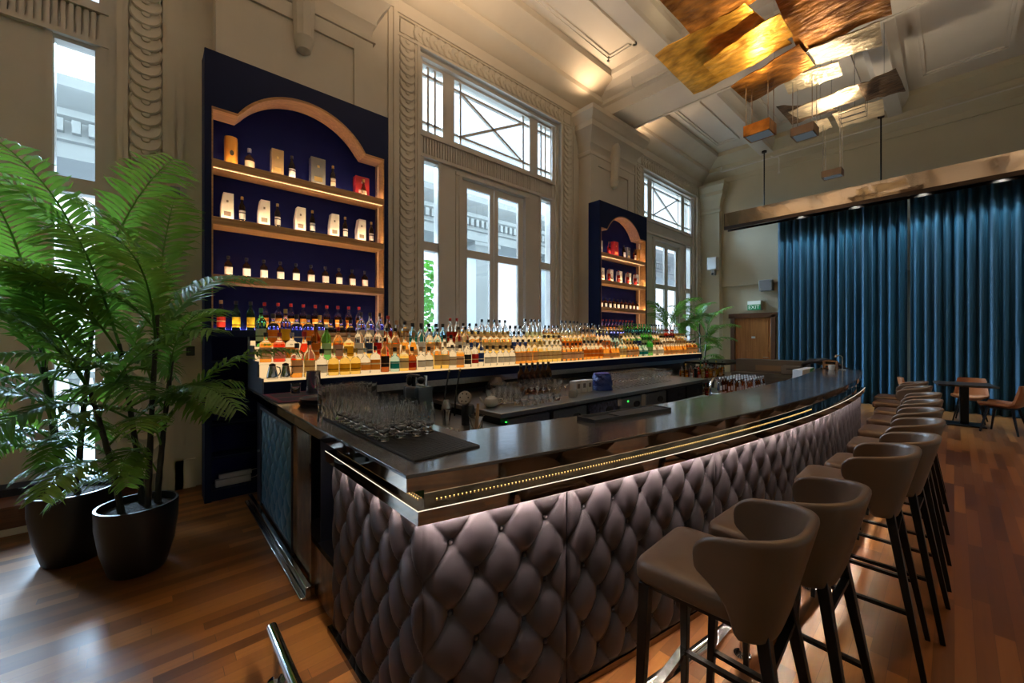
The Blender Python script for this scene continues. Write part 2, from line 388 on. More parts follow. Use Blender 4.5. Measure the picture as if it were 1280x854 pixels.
# ------------------------------------------------------------------ room shell
XW = -5.46; YF = 13.3; XR = 5.2; YB = -6.0; ZC = 7.12
def floor_mat():
    m = bpy.data.materials.new('oak_strip_floor'); n, b = nodes(m); L = n.links.new
    def math_(op, a, bb=None):
        k = n.nodes.new('ShaderNodeMath'); k.operation = op
        for i, v in enumerate((a, bb)):
            if v is None: continue
            if isinstance(v, (int, float)): k.inputs[i].default_value = v
            else: L(v, k.inputs[i])
        return k.outputs[0]
    tc = n.nodes.new('ShaderNodeTexCoord'); sp = n.nodes.new('ShaderNodeSeparateXYZ'); L(tc.outputs['Object'], sp.inputs[0])
    X, Y = sp.outputs[0], sp.outputs[1]; w = .072; ln = .95
    row = math_('FLOOR', math_('DIVIDE', X, w))
    w1 = n.nodes.new('ShaderNodeTexWhiteNoise'); w1.noise_dimensions = '1D'; L(row, w1.inputs['W'])
    yy = math_('ADD', math_('DIVIDE', Y, ln), math_('MULTIPLY', w1.outputs[0], 7.3)); col = math_('FLOOR', yy)
    cb = n.nodes.new('ShaderNodeCombineXYZ'); L(row, cb.inputs[0]); L(col, cb.inputs[1])
    w2 = n.nodes.new('ShaderNodeTexWhiteNoise'); w2.noise_dimensions = '2D'; L(cb.outputs[0], w2.inputs['Vector'])
    mp = n.nodes.new('ShaderNodeMapping'); mp.inputs['Scale'].default_value = (55, 2.2, 1); L(tc.outputs['Object'], mp.inputs[0])
    ad = n.nodes.new('ShaderNodeVectorMath'); ad.operation = 'ADD'; L(mp.outputs[0], ad.inputs[0])
    sc = n.nodes.new('ShaderNodeVectorMath'); sc.operation = 'SCALE'; L(w2.outputs['Color'], sc.inputs[0]); sc.inputs['Scale'].default_value = 40; L(sc.outputs[0], ad.inputs[1])
    g = n.nodes.new('ShaderNodeTexNoise'); g.inputs['Scale'].default_value = 1; g.inputs['Detail'].default_value = 5; L(ad.outputs[0], g.inputs['Vector'])
    t = math_('ADD', math_('MULTIPLY', w2.outputs[0], .66), math_('MULTIPLY', g.outputs[0], .30))
    r = n.nodes.new('ShaderNodeValToRGB'); e = r.color_ramp.elements
    e[0].position = .12; e[0].color = (.085, .030, .009, 1); e[1].position = .95; e[1].color = (.36, .150, .038, 1)
    x = r.color_ramp.elements.new(.5); x.color = (.19, .072, .019, 1)
    L(t, r.inputs[0])
    fx = math_('FRACT', math_('DIVIDE', X, w)); fy = math_('FRACT', yy)
    gap = math_('MAXIMUM', math_('LESS_THAN', fx, .022), math_('LESS_THAN', fy, .003))
    mx = n.nodes.new('ShaderNodeMix'); mx.data_type = 'RGBA'; L(math_('MULTIPLY', gap, .7), mx.inputs[0]); L(r.outputs[0], mx.inputs[6]); mx.inputs[7].default_value = (.04, .016, .008, 1)
    L(mx.outputs[2], b.inputs['Base Color'])
    q = n.nodes.new('ShaderNodeMapRange'); q.inputs[3].default_value = .26; q.inputs[4].default_value = .40; L(g.outputs[0], q.inputs[0]); L(q.outputs[0], b.inputs['Roughness'])
    bp = n.nodes.new('ShaderNodeBump'); bp.inputs['Strength'].default_value = .25; bp.inputs['Distance'].default_value = .002
    L(math_('SUBTRACT', math_('MULTIPLY', g.outputs[0], .25), gap), bp.inputs['Height']); L(bp.outputs[0], b.inputs['Normal'])
    return m
struct('floor', MB().box(XW - .4, XR, YB, YF + .3, -.12, 0), floor_mat())

# --- the window wall (left): thick wall with three tall openings, screens with doors, side lights and fan lights
OPN = 1.62; OPZ = 6.0
holes = [(c - OPN, c + OPN, -1, OPZ) for c in WIN_C]
struct('wall_left', wall_holes(MB(), YB, YF + .3, 0, ZC + .2, holes, XW, XW - .42), PLASTER)
struct('wall_rear', MB().box(XW - .4, XR, YB - .2, YB, 0, ZC), FAR_PL)
struct('wall_right', MB().box(XR, XR + .2, YB, YF + .3, 0, ZC), FAR_PL)
# far wall, its lower part set back behind a shallow beam at 3.15 m, with a doorway
struct('wall_far', wall_holes(MB(), XW, XR, 3.15, ZC + .2, [], YF - .1, YF + .2, 1), FAR_PL)
struct('wall_far_recess', wall_holes(MB(), XW, XR, 0, 3.15, [(-4.62, -3.42, -1, 2.25)], YF, YF + .2, 1), FAR_PL)

def profile_y(mb, prof, x0, y0, y1, sgn=1):
    """cornice profile (outset, z) run along y"""
    mb.prism([(x0 + sgn * p[0], p[1]) for p in prof], y0, y1, axis=1); return mb
CORN = [(0, 6.36), (.05, 6.36), (.06, 6.50), (.10, 6.52), (.16, 6.60), (.30, 6.68), (.33, 6.70), (.33, 6.80), (.40, 6.82), (.52, 6.92), (.66, 6.98), (.70, 7.0), (.70, ZC), (0, ZC)]

def guilloche(mb, p0, p1, n, w, xf, horizontal=False):
    """overlapping carved discs up a strip on the window wall; each leans out at its lower rim and has a boss"""
    for k in range(n):
        t = (k + .5) / n
        yc = p0[0] + (p1[0] - p0[0]) * t; zc = p0[1] + (p1[1] - p0[1]) * t
        R = w * .5; rings = []
        for rr, h in ((1.0, 0.0), (1.0, .022), (.9, .034), (.80, .028), (.30, .030), (.24, .042), (.10, .046), (.0, .046)):
            ring = []
            for i in range(14):
                a = 2 * pi * i / 14; dy = R * rr * cos(a); dz = R * rr * sin(a)
                tilt = (-dy if horizontal else -dz) / R * .022
                ring.append((xf + h + .012 + tilt, yc + dy, zc + dz))
            rings.append(ring)
        mb.rings(rings)

def tall_window(k, yc):
    fr = MB()
    # stepped reveal moulding round the opening
    for s in (-1, 1):
        for a, b_, d in ((1.50, 1.56, .10), (1.56, 1.62, .05)):
            fr.box(XW - .26, XW - d, *sorted((yc + s * a, yc + s * b_)), 0, OPZ)
    fr.box(XW - .255, XW - .052, yc - 1.618, yc + 1.618, 5.94, 5.998)
    # the screen
    hl = [(yc - .885, yc + .885, 4.86, 5.90), (yc - 1.49, yc - 1.11, 4.86, 5.90), (yc + 1.11, yc + 1.49, 4.86, 5.90),
          (yc - .74, yc + .74, -1, 4.30)]
    for s in (-1, 1):
        a, b_ = sorted((yc + s * 1.20, yc + s * 1.47)); hl += [(a, b_, .30, 2.97), (a, b_, 3.11, 4.38)]
    wall_holes(fr, yc - 1.62, yc + 1.62, 0, 6.0, hl, XW - .14, XW - .26)
    # door architrave, pilaster strips, frieze band with flutes and its mouldings
    for s in (-1, 1):
        for a, b_, d in ((.74, .80, .11), (.80, .86, .125)):
            fr.box(XW - .15, XW - d, *sorted((yc + s * a, yc + s * b_)), 0, 4.36)
        for a in (1.17, 1.485): fr.box(XW - .15, XW - .12, yc + s * a - .022, yc + s * a + .022, .25, 4.42)
    fr.box(XW - .15, XW - .107, yc - .865, yc + .865, 4.31, 4.37)
    fr.box(XW - .15, XW - .09, yc - 1.56, yc + 1.56, 4.42, 4.47)
    fr.box(XW - .15, XW - .08, yc - 1.56, yc + 1.56, 4.74, 4.78)
    nfl = 62
    for i in range(nfl):
        y = yc - 1.53 + 3.06 * (i + .5) / nfl
        fr.box(XW - .15, XW - .105, y - .015, y + .015, 4.475, 4.735)
    # glazing bars of the three fan lights
    XB0, XB1 = XW - .22, XW - .17
    def vb(y, z0, z1, w=.020): fr.box(XB0, XB1, y - w, y + w, z0, z1)
    def hb(z, y0, y1, w=.020): fr.box(XB0, XB1, y0, y1, z - w, z + w)
    for s in (-1, 1):
        y0, y1 = sorted((yc + s * 1.11, yc + s * 1.49)); w = (y1 - y0) / 3
        vb(y0 + w, 4.86, 5.9); vb(y0 + 2 * w, 4.86, 5.9); hb(5.76, y0, y1); hb(5.0, y0, y1)
    for y in (yc - .74, yc + .74): vb(y, 4.86, 5.9)
    for z in (5.0, 5.76): hb(z, yc - .885, yc + .885)
    for s in (-1, 1):
        fr.bar((XW - .195, yc - .74, 5.38 - s * .38), (XW - .195, yc + .74, 5.38 + s * .38), .042, .042)
    w = struct('window_%d' % (k + 1), fr, FRAME)
    gl = MB()
    for h in hl:
        if h[2] < 0: continue
        gl.box(XW - .203, XW - .197, h[0], h[1], h[2], h[3])
    obj('window_glass', gl, PANE, w)
    # the pair of glazed doors
    for s in (-1, 1):
        y0, y1 = sorted((yc + s * .005, yc + s * .735)); d = MB()
        a, b_ = sorted((yc + s * .10, yc + s * .60))
        wall_holes(d, y0, y1, 0.01, 4.29, [(a, b_, .35, 2.97), (a, b_, 3.10, 4.17)], XW - .17, XW - .22)
        leaf = obj('glazed_door_leaf', d, FRAME, w)
        g = MB(); g.box(XW - .198, XW - .192, a, b_, .35, 2.97); g.box(XW - .198, XW - .192, a, b_, 3.10, 4.17); obj('door_glass', g, PANE, leaf)
        hd = MB(); hd.tube([(XW - .17, yc + s * .05, 1.05), (XW - .12, yc + s * .05, 1.05), (XW - .115, yc + s * .14, 1.05)], .009); obj('door_handle', hd, BRUSH, leaf)
    # carved surround
    cv = MB(); zt = 6.30
    for s in (-1, 1):
        for a, b_, o in ((1.62, 1.665, .045), (1.665, 1.70, .03), (1.955, 1.99, .035), (1.99, 2.05, .055), (2.05, 2.12, .03)):
            cv.box(XW - .02, XW + o, *sorted((yc + s * a, yc + s * b_)), 0, zt + (b_ - 1.7 if a > 1.9 else 0))
        guilloche(cv, (yc + s * 1.828, .25), (yc + s * 1.828, 6.02), 46, .25, XW)
        cv.box(XW - .02, XW + .03, yc + s * 1.828 - .11, yc + s * 1.828 + .11, 6.07, 6.27)
    for a, b_, o in ((6.0, 6.04, .045), (6.29, 6.32, .035), (6.32, 6.37, .055)):
        cv.box(XW - .02, XW + o + .002, yc - 2.04, yc + 2.04, a, b_ - .002)
    guilloche(cv, (yc - 1.68, 6.165), (yc + 1.68, 6.165), 26, .24, XW, True)
    struct('trim_%d' % (k + 1), cv, PLASTER, ang=30)
for k, yc in enumerate(WIN_C): tall_window(k, yc)

# --- giant pilasters between the windows, with moulded capitals and consoles
CAPP = [(.004, 5.45), (.04, 5.47), (.04, 5.53), (.0, 5.56), (.02, 5.66), (.05, 5.70), (.05, 5.76), (.10, 5.86), (.17, 5.95), (.19, 5.97), (.19, 6.08), (.23, 6.12), (.27, 6.22), (.29, 6.24), (.29, 6.33)]
def pilaster(yc, wid, xf, name, console=True):
    mb = MB(); y0, y1 = yc - wid / 2, yc + wid / 2
    mb.box(XW - .02, xf, y0, y1, 0, 5.46)
    mb.box(XW - .02, xf + .03, y0 - .004, y0 + .24, 0.28, 5.452); mb.box(XW - .02, xf + .03, y1 - .24, y1 + .004, 0.28, 5.452)
    mb.box(XW - .02, xf + .028, y0 + .2, y1 - .2, 5.28, 5.456)
    mb.box(XW - .02, xf + .06, y0 - .03, y1 + .03, 0, .30)
    rr = [[(XW - .02, y0 - o, z), (xf + o, y0 - o, z), (xf + o, y1 + o, z), (XW - .02, y1 + o, z)] for o, z in CAPP]
    mb.rings(rr)
    if console:      # fluted drop console under the capital
        rings = []
        for z, r in ((4.93, .03), (4.96, .075), (5.05, .095), (5.09, .11), (5.13, .10), (5.17, .10), (5.55, .115), (5.60, .125), (5.66, .12), (5.80, .13), (5.95, .09), (6.05, .02)):
            rings.append([(xf + .03 + (r * (1.1 if 5.1 < z < 5.6 and i % 2 else 1.0)) * cos(2 * pi * i / 20) * 1.15, yc + r * (1.1 if 5.1 < z < 5.6 and i % 2 else 1.0) * sin(2 * pi * i / 20), z) for i in range(20)])
        mb.rings(rings)
    struct(name, mb, PLASTER, ang=30)
pilaster(1.33, 1.66, -5.16, 'trim_4'); pilaster(7.72, 1.66, -5.16, 'trim_5')
# corner pier on the far wall
mb = MB(); mb.box(XW, -4.86, YF - .28, YF, 0, 5.5)
mb.rings([[(XW, YF - .28 - o, z), (-4.86 + o, YF - .28 - o, z), (-4.86 + o, YF, z), (XW, YF, z)] for o, z in [(q[0] * .75, q[1]) for q in CAPP]])
struct('trim_6', mb, FAR_PL, ang=30)
# cornices
mb = MB()
profile_y(mb, CORN, XW, YB, YF)
struct('trim_7', mb, PLASTER, ang=30)
mb = MB(); mb.prism([(YF - .1 - p[0] * .8, p[1]) for p in CORN], XW, XR, axis=0); struct('trim_8', mb, FAR_PL, ang=30)

# --- coffered ceiling
cb = MB(); cb.box(XW - .4, XR, YB, YF + .3, ZC, ZC + .2)
struct('ceiling', cb, CEIL)
bm_ = MB()
for y0, y1 in ((.98, 1.88), (7.36, 8.26)):                        # cross beams over the pilasters
    bm_.prism([(y0, 6.40), (y1, 6.40), (y1, 6.62), (y1 + .05, 6.66), (y1 + .05, 6.74), (y1 + .16, 6.84), (y1 + .20, 6.98), (y1 + .30, 7.02), (y1 + .30, ZC), (y0 - .30, ZC), (y0 - .30, 7.02), (y0 - .20, 6.98), (y0 - .16, 6.84), (y0 - .05, 6.74), (y0 - .05, 6.66), (y0, 6.62)], -5.3, XR, axis=0)
    bm_.box(-5.3, XR, y0 - .012, y0 + .05, 6.385, 6.42); bm_.box(-5.3, XR, y1 - .05, y1 + .012, 6.385, 6.42)
struct('ceiling_beam_cross', bm_, CEIL, ang=30)
bl = MB()
for x0, x1 in ((-3.72, -3.40), (-1.05, -.80), (1.05, 1.30), (3.3, 3.6)):
    bl.prism([(x0, 6.78), (x1, 6.78), (x1, 6.88), (x1 + .05, 6.92), (x1 + .12, 7.0), (x1 + .12, ZC), (x0 - .12, ZC), (x0 - .12, 7.0), (x0 - .05, 6.92), (x0, 6.88)], YB, YF, axis=1)
struct('ceiling_beam_long', bl, CEIL, ang=30)
pm = MB()                                                          # raised panel mouldings inside each coffer
def panel_frame(x0, x1, y0, y1):
    for o, w, d in ((0, .06, .05), (.06, .05, .03)):
        a0, a1, b0, b1 = x0 + o, x1 - o, y0 + o, y1 - o
        pm.box(a0, a0 + w, b0, b1, ZC - d, ZC); pm.box(a1 - w, a1, b0, b1, ZC - d, ZC)
        pm.box(a0, a1, b0, b0 + w, ZC - d, ZC); pm.box(a0, a1, b1 - w, b1, ZC - d, ZC)
for y0, y1 in ((-4.6, .4), (2.5, 6.75), (8.85, 12.1)):
    for x0, x1 in ((-4.62, -3.98), (-3.1, -1.35), (-.50, .75), (1.6, 3.0)): panel_frame(x0, x1, y0, y1)
struct('ceiling_panel_moulding', pm, CEIL)

# --- far door, skirtings, the step under the first window
fr = MB()
for x0, x1 in ((-4.62, -4.50), (-3.54, -3.42)): fr.box(x0, x1, YF - .06, YF + .14, 0, 2.25)
fr.box(-4.68, -3.36, YF - .06, YF + .14, 2.16, 2.30)
dr = struct('door_1', fr, DOOR_F, bevel=.008)
lf = MB(); lf.box(-4.50, -3.54, YF + .02, YF + .07, .01, 2.16)
for x0, x1, z0, z1 in ((-4.42, -3.62, 1.30, 2.08), (-4.42, -3.62, .12, 1.18)):
    for o in (0,):
        lf.box(x0, x1, YF + .008, YF + .03, z0, z0 + .02); lf.box(x0, x1, YF + .008, YF + .03, z1 - .02, z1)
        lf.box(x0, x0 + .02, YF + .008, YF + .03, z0, z1); lf.box(x1 - .02, x1, YF + .008, YF + .03, z0, z1)
obj('door_leaf', lf, DOOR_W, dr)
obj('door_plate', MB().box(-4.06, -3.96, YF + .004, YF + .02, 1.55, 1.61), WHITE, dr)
obj('door_handle', MB().tube([(-3.62, YF + .02, 1.0), (-3.62, YF - .04, 1.0), (-3.74, YF - .04, 1.0)], .01), BRUSH, dr)
struct('baseboard_far', MB().box(-3.3, XR, YF - .02, YF, 0, .16).box(-4.85, -4.7, YF - .02, YF, 0, .16), FAR_PL)
struct('baseboard_left', MB().box(XW, XW + .03, 2.35, 6.7, 0, .3).box(XW, XW + .03, 8.7, YF, 0, .3).box(XW, XW + .03, 0, .35, 0, .3), PLASTER)
st = MB(); st.box(XW - .2, -5.10, -3.9, -.06, .05, .215); st.box(XW - .2, -5.075, -3.9, -.06, .205, .235)
struct('step', st, STEP_W)
struct('baseboard_step', MB().box(XW - .2, -5.085, -3.92, -.05, 0, .052), PLASTER)
struct('trim_9', MB().box(XW - .14, -5.40, -3.7, -.1, .235, .30), DARKN)
# ------------------------------------------------------------------ outside the windows: colonnade, paving, trees
struct('terrace_floor', MB().box(-16, XW - .42, -14, 26, -.25, -.02), PAVE)
def column(y, label):
    t = thing('stone_column', label, 'column', (-9.2, y, -.02), 0, 'columns of the white colonnade outside')
    obj('shaft', MB().box(-9.55, -8.85, y - .35, y + .35, .5, 4.0), STONE_OUT, t)
    obj('column_base', MB().box(-9.65, -8.75, y - .45, y + .45, -.02, .5), STONE_OUT, t)
    obj('column_cap', MB().rings([[(-9.2 + a * s, y + b_ * s, z) for a, b_ in ((-1, -1), (1, -1), (1, 1), (-1, 1))] for s, z in ((.35, 3.9), (.36, 4.0), (.44, 4.1), (.46, 4.12), (.46, 4.22))]), STONE_OUT, t)
CY = (-5.0, -2.0, 1.0, 4.0, 7.0, 10.0, 13.0, 16.0)
for i, y in enumerate(CY):
    column(y, 'white stone column of the outdoor colonnade, %s counted from the big palm end' % od(i))
ent = MB()
ent.prism([(-8.72, 4.22), (-8.72, 4.45), (-8.66, 4.47), (-8.66, 4.75), (-8.6, 4.8), (-8.6, 4.9), (-8.35, 5.05), (-8.3, 5.1), (-8.3, 5.25), (-9.8, 5.25), (-9.8, 4.22)], -14, 26, axis=1)
for i in range(150):
    y = -8 + i * .17; ent.box(-8.66, -8.56, y, y + .09, 4.56, 4.74)
o = struct('colonnade_beam', ent, STONE_OUT)
rail = MB()
for k in range(len(CY) - 1):
    a, b_ = CY[k] + .45, CY[k + 1] - .45
    rail.box(-9.3, -9.1, a, b_, .95, 1.05); rail.box(-9.3, -9.1, a, b_, .08, .18)
    for j in range(8):
        y = a + (b_ - a) * (j + .5) / 8; rail.lathe([(.05, .18), (.07, .35), (.04, .6), (.05, .8), (.07, .95)], (-9.2, y, 0), 8)
struct('colonnade_railing', rail, STONE_OUT)
TREEL = P('garden_leaf', (.10, .30, .04), .5, var=(3, .5))
TRUNK = P('garden_bark', (.09, .06, .04), .9)
def tree(loc, h, r, seed, label):
    rn = random.Random(seed); t = thing('garden_tree', label, 'tree', loc, 0, 'garden trees beyond the colonnade')
    tr = MB(); tr.tube([(0, 0, 0), (.1, .05, h * .4), (.0, .1, h * .75)], [.16, .12, .06]); obj('trunk', tr, TRUNK, t, world=False)
    cr = MB()
    for _ in range(900):
        while True:
            p = Vector((rn.uniform(-1, 1), rn.uniform(-1, 1), rn.uniform(-1, 1)))
            if .4 < p.length < 1: break
        c = Vector((p.x * r, p.y * r, h * .68 + p.z * h * .34)); s = rn.uniform(.12, .22)
        u = Vector((rn.gauss(0, 1), rn.gauss(0, 1), rn.gauss(0, .6))).normalized(); v = u.orthogonal().normalized()
        b = len(cr.v); cr.v += [tuple(c - u * s), tuple(c + v * s * .45), tuple(c + u * s), tuple(c - v * s * .45)]; cr.face([b, b + 1, b + 2, b + 3])
    obj('crown', cr, TREEL, t, world=False, smooth=False, recalc=False)
tree((-13.0, 8.2, -.2), 4.6, 1.9, 1, 'leafy green tree seen through the side light of the middle window')
tree((-13.5, 3.2, -.2), 4.2, 1.7, 2, 'green tree in the garden behind the big palm')
tree((-13.0, 17.0, -.2), 4.0, 1.8, 3, 'green tree in the garden beyond the far window')
# ------------------------------------------------------------------ the bar
def xf(y): return -.75 - .0262 * (y - 5.35) ** 2                  # bowed front edge of the counter
Y0 = .68; YE = 6.45
def counter_outline(ins=0.0):
    pts = [(-4.66, Y0 + ins), (xf(Y0) - ins, Y0 + ins)]
    n = 46
    for i in range(1, n + 1):
        y = Y0 + (7.75 - Y0) * i / n; pts.append((xf(y) - ins, y))
    for i in range(1, 9):                                          # rounded far end
        a = pi / 2 * i / 8; pts.append((xf(7.75) - .26 * (1 - cos(a)) - ins * cos(a), 7.75 + .30 * sin(a) - ins * sin(a)))
    pts.append((xf(7.75) - .55 + ins, 8.05 - ins))
    for i in range(n + 1):
        y = 7.7 - (7.7 - 1.2) * i / n; pts.append((xf(y) - .55 + ins, y + ins * 0))
    pts.append((-4.66, 1.2))
    return pts
bar = thing('bar_counter', 'long curved bar counter with dark slate top and dark purple button-tufted leather front', 'bar counter', (-1.6, 3.0, 0))
obj('countertop', MB().prism(counter_outline(0), 1.086, 1.10), SLATE, bar, ang=30, bevel=.003)
obj('mirror_fascia', MB().prism(counter_outline(.003), 1.035, 1.086), BRONZE, bar, ang=30, label='bronze mirrored edge band under the slate top')
def band(x_off0, x_off1, yend, z0, z1, ystart, x_left):
    """L-shaped strip following the end of the bar and its bowed front"""
    n = 44; outer = [(x_left, ystart)]; inner = []
    yy = [ystart + (yend - ystart) * i / n for i in range(n + 1)]
    outer += [(xf(y) + x_off1, y) for y in yy]
    d = x_off1 - x_off0
    inner = [(xf(max(y, ystart + d)) + x_off0, max(y, ystart + d)) for y in yy][::-1] + [(x_left, ystart + d)]
    return outer + inner, z0, z1
# carcass behind the panels
core = MB()
n = 40; yy = [.80 + (6.40 - .80) * i / n for i in range(n + 1)]
core.prism([(xf(y) - .035, y) for y in yy] + [(xf(y) - .42, y) for y in yy[::-1]], 0.0, 1.034)
core.box(-2.27, -1.5, .76, 1.15, 0, 1.034)
core.box(-4.62, -2.62, .775, 1.15, 0, 1.034); core.box(-2.62, -2.27, 1.05, 1.15, 0, 1.034); core.box(-2.64, -2.27, .76, 1.15, 0, .33)
obj('carcass', core, DARKN, bar, ang=30)
obj('far_support', MB().box(-1.25, -1.05, 7.0, 7.7, 0, 1.034), DARKN, bar)
p_, a, b_ = band(-.03, -.022, 6.42, .985, 1.034, .755, -2.27); obj('mirror_riser', MB().prism(p_, a, b_), BRONZE, bar, ang=30)
p_, a, b_ = band(-.03, .055, YE, .950, .985, .695, -2.27); obj('mirror_ledge', MB().prism(p_, a, b_), BRONZE, bar, ang=30, bevel=.002, label='bronze mirrored ledge with a bright edge reflection')
p_, a, b_ = band(.0545, .0565, YE, .983, .9858, .6935, -2.27); lp_, a, b_ = band(.047, .0545, YE, .932, .951, .6955, -2.27); obj('ledge_lip', MB().prism(lp_, a, b_), BRONZE, bar, ang=30)
p_, a, b_ = band(.0545, .0565, YE, .983, .9858, .6935, -2.27); obj('edge_glint', MB().prism(p_, a, b_), emit_mat('edge_glint_glow', (1.0, .86, .66), 1.3), bar, ang=30)  # glowing strip stands in for the reflection along the ledge's front edge
p_, a, b_ = band(.036, .041, YE, .9475, .9496, .711, -2.27); obj('led_strip', MB().prism(p_, a, b_), LEDN, bar, ang=30)
dots = MB()                                                        # the row of small diodes at the foot of the riser
for i in range(200):
    y = .80 + i * .0168
    dots.box(xf(y) - .021, xf(y) - .019, y, y + .004, .9865, .9885)
for i in range(52):
    x = -2.22 + i * .0168; dots.box(x, x + .004, .747, .749, .9865, .9885)
obj('diode_strip', dots, emit_mat('led_gold', (1.0, .66, .22), 2.6), bar, smooth=False).__setitem__('kind', 'stuff')
obj('kick_strip', MB().prism(band(-.03, .012, YE, 0, .034, .705, -2.27)[0], 0, .034), BRONZE, bar, ang=30)

def tufted(fn, length, z0, z1, ds=.19, rz=.135, amp=.037, step=.0080):
    """deep-buttoned upholstery: fn(s, z, h) places a point h in front of the panel plane"""
    ns = max(1, round(length / ds)); ds = length / ns
    nu = max(8, int(length / step)); nv = int((z1 - z0) / step); mb = MB()
    def H(s, z):
        u = s / ds + (z1 - z) / (2 * rz); v = s / ds - (z1 - z) / (2 * rz)
        fu = abs(sin(pi * u)); fv = abs(sin(pi * v))
        du = u - round(u); dv = v - round(v); r = sqrt(du * du + dv * dv)
        h = .12 + .40 * (fu * fv) ** .28 + .12 * (fu * fv) - .85 * math.exp(-r / .105)
        h -= .13 * math.exp(-(min(abs(du), abs(dv)) / .030) ** 2)
        e = min(s, length - s, z - z0, z1 - z) / .035
        return amp * ((h if e > .0 else 0) * min(1, max(0, e)) ** .5)
    mb.grid(lambda a, b: fn(a * length, z0 + (z1 - z0) * b, H(a * length, z0 + (z1 - z0) * b)), nu, nv)
    k = int((z1 - z0) / rz) + 1                                     # covered buttons
    for i in range(-2 * ns - k, 2 * ns + 2 * k + 1):
        for j in range(-2 * ns - 2 * k, 2 * ns + k + 1):
            s = (i + j) * ds / 2; d = (i - j) * rz
            if .03 < s < length - .03 and .04 < d < z1 - z0 - .04:
                c = fn(s, z1 - d, -.010); mb.ball(c, .0125, 8, 5)
    return mb
def front_panel(y0, y1, step=.0080):
    def fn(s, z, h):
        y = y0 + s; sl = -2 * .0262 * (y - 5.35); L = sqrt(1 + sl * sl)
        return (xf(y) + .0 + h / L, y - sl * h / L, z)
    return tufted(fn, y1 - y0, .034, .950, step=step)
SEG = (.735, 1.38, 2.50, 3.62, 4.74, 5.86, 6.44)
for i in range(len(SEG) - 1):
    obj('tufted_panel', front_panel(SEG[i] + .003, SEG[i + 1] - .003, (.0075, .0075, .009, .012, .014, .016)[i]), LEATHER, bar, ang=70, recalc=False)
def end_fn(s, z, h): return (-2.255 + s, .735 - h, z)
obj('tufted_panel', tufted(end_fn, 2.255 - 1.302, .034, .950, ds=.19), LEATHER, bar, ang=70, recalc=False)
# bronze pier, steel kick rail and the hose in the open service bay
pier = MB(); pier.box(-3.03, -2.66, .735, .775, .10, .985); obj('bronze_pier', pier, ANTIQ, bar, bevel=.004, label='worn antique bronze pier beside the service bay')
pier = MB(); pier.box(-3.06, -3.03, .722, .775, .08, .99); pier.box(-2.66, -2.625, .722, .775, .08, 1.0); obj('pier_trim', pier, BRONZE, bar)
obj('bay_plinth', MB().box(-2.62, -2.27, .74, .76, .03, .33), ANTIQ, bar)
obj('steel_kick_rail', MB().box(-4.55, -2.62, .69, .72, .012, .085).box(-4.55, -2.62, .66, .69, .012, .03), STEEL, bar, bevel=.004)
hs = []
for i in range(22):
    a = i / 21; hs.append((-2.50 + .05 * sin(a * 3), 1.0 - .10 * sin(a * pi), .98 - .55 * a))
obj('hose', MB().tube(hs, .011), WHITE, bar, label='white hose hanging in the service bay')
# ---- blue tufted service gate
gate = thing('service_gate', 'blue button-tufted leather gate closing the staff end of the bar', 'gate', (-3.58, .73, 0))
obj('gate_leaf', MB().box(-4.13, -3.065, .735, .772, .10, .985), DARKN, gate)
def gate_fn(s, z, h): return (-4.115 + s, .732 - h, z)
obj('tufted_panel', tufted(gate_fn, 1.03, .125, .955, ds=.172, rz=.118, amp=.026), BLUEL, gate, ang=70, recalc=False)
obj('edge_strip', MB().box(-4.13, -3.065, .715, .738, .957, .985).box(-3.083, -3.065, .715, .738, .10, .96).box(-4.13, -4.117, .715, .738, .10, .96), DARKN, gate)
obj('gate_catch', MB().tube([(-4.09, .705, .60), (-4.09, .69, .60)], .011), BRUSH, gate)

# ---- foot rail
rail = thing('foot_rail', 'polished steel foot rail running along the floor in front of the tufted bar', 'foot rail', (-1.2, .43, 0))
path = [(-2.2, .43, .2), (-1.6, .43, .2)]
cx, cy_ = xf(.9) + .33 - .20, .63
for i in range(9):
    a = -pi / 2 + pi / 2 * i / 8; path.append((cx + .20 * cos(a), cy_ + .20 * sin(a), .2))
for i in range(1, 36):
    y = .9 + 5.3 * i / 35; path.append((xf(y) + .33 - .035 * max(0, y - 1.3) * (1 if y < 5 else 3.7 / max(.1, y - 1.3)), y, .2))
obj('rail', MB().tube(path, .0235, 14), CHROME, rail)
for (x, y) in [(-2.10, .43), (-1.25, .43)] + [(xf(y) + .33 - .035 * min(3.7, max(0, y - 1.3)), y) for y in (1.05, 2.2, 3.1, 3.6, 4.9, 6.1)]:
    pb = MB(); pb.tube([(x, y, .0), (x, y, .2)], .014, 10); pb.lathe([(.04, 0), (.04, .008), (.015, .012)], (x, y, 0), 14)
    obj('post', pb, CHROME, rail)

# ------------------------------------------------------------------ bar stools
def rounded_rect(x0, x1, y0, y1, rf, rb, n=6):
    pts = []
    for cx, cy, r, a0 in ((x1 - rb, y0 + rb, rb, -90), (x1 - rb, y1 - rb, rb, 0), (x0 + rf, y1 - rf, rf, 90), (x0 + rf, y0 + rf, rf, 180)):
        for i in range(n + 1):
            a = radians(a0 + 90 * i / n); pts.append((cx + r * cos(a), cy + r * sin(a)))
    return pts
def pad(x0, x1, y0, y1, z0, z1, rf, rb, ed=.02, crown=.008):
    mb = MB(); rr = []
    for ins, z in ((.006, z0), (0, z0 + .008), (0, z1 - ed), (ed * .3, z1 - ed * .3), (ed, z1), (ed * 3, z1 + crown * .6), (ed * 7, z1 + crown)):
        sx = 1 - 2 * ins / (x1 - x0); sy = 1 - 2 * ins / (y1 - y0); cx, cy = (x0 + x1) / 2, (y0 + y1) / 2
        rr.append([(cx + (p[0] - cx) * sx, cy + (p[1] - cy) * sy, z) for p in rounded_rect(x0, x1, y0, y1, rf, rb)])
    return mb.rings(rr)
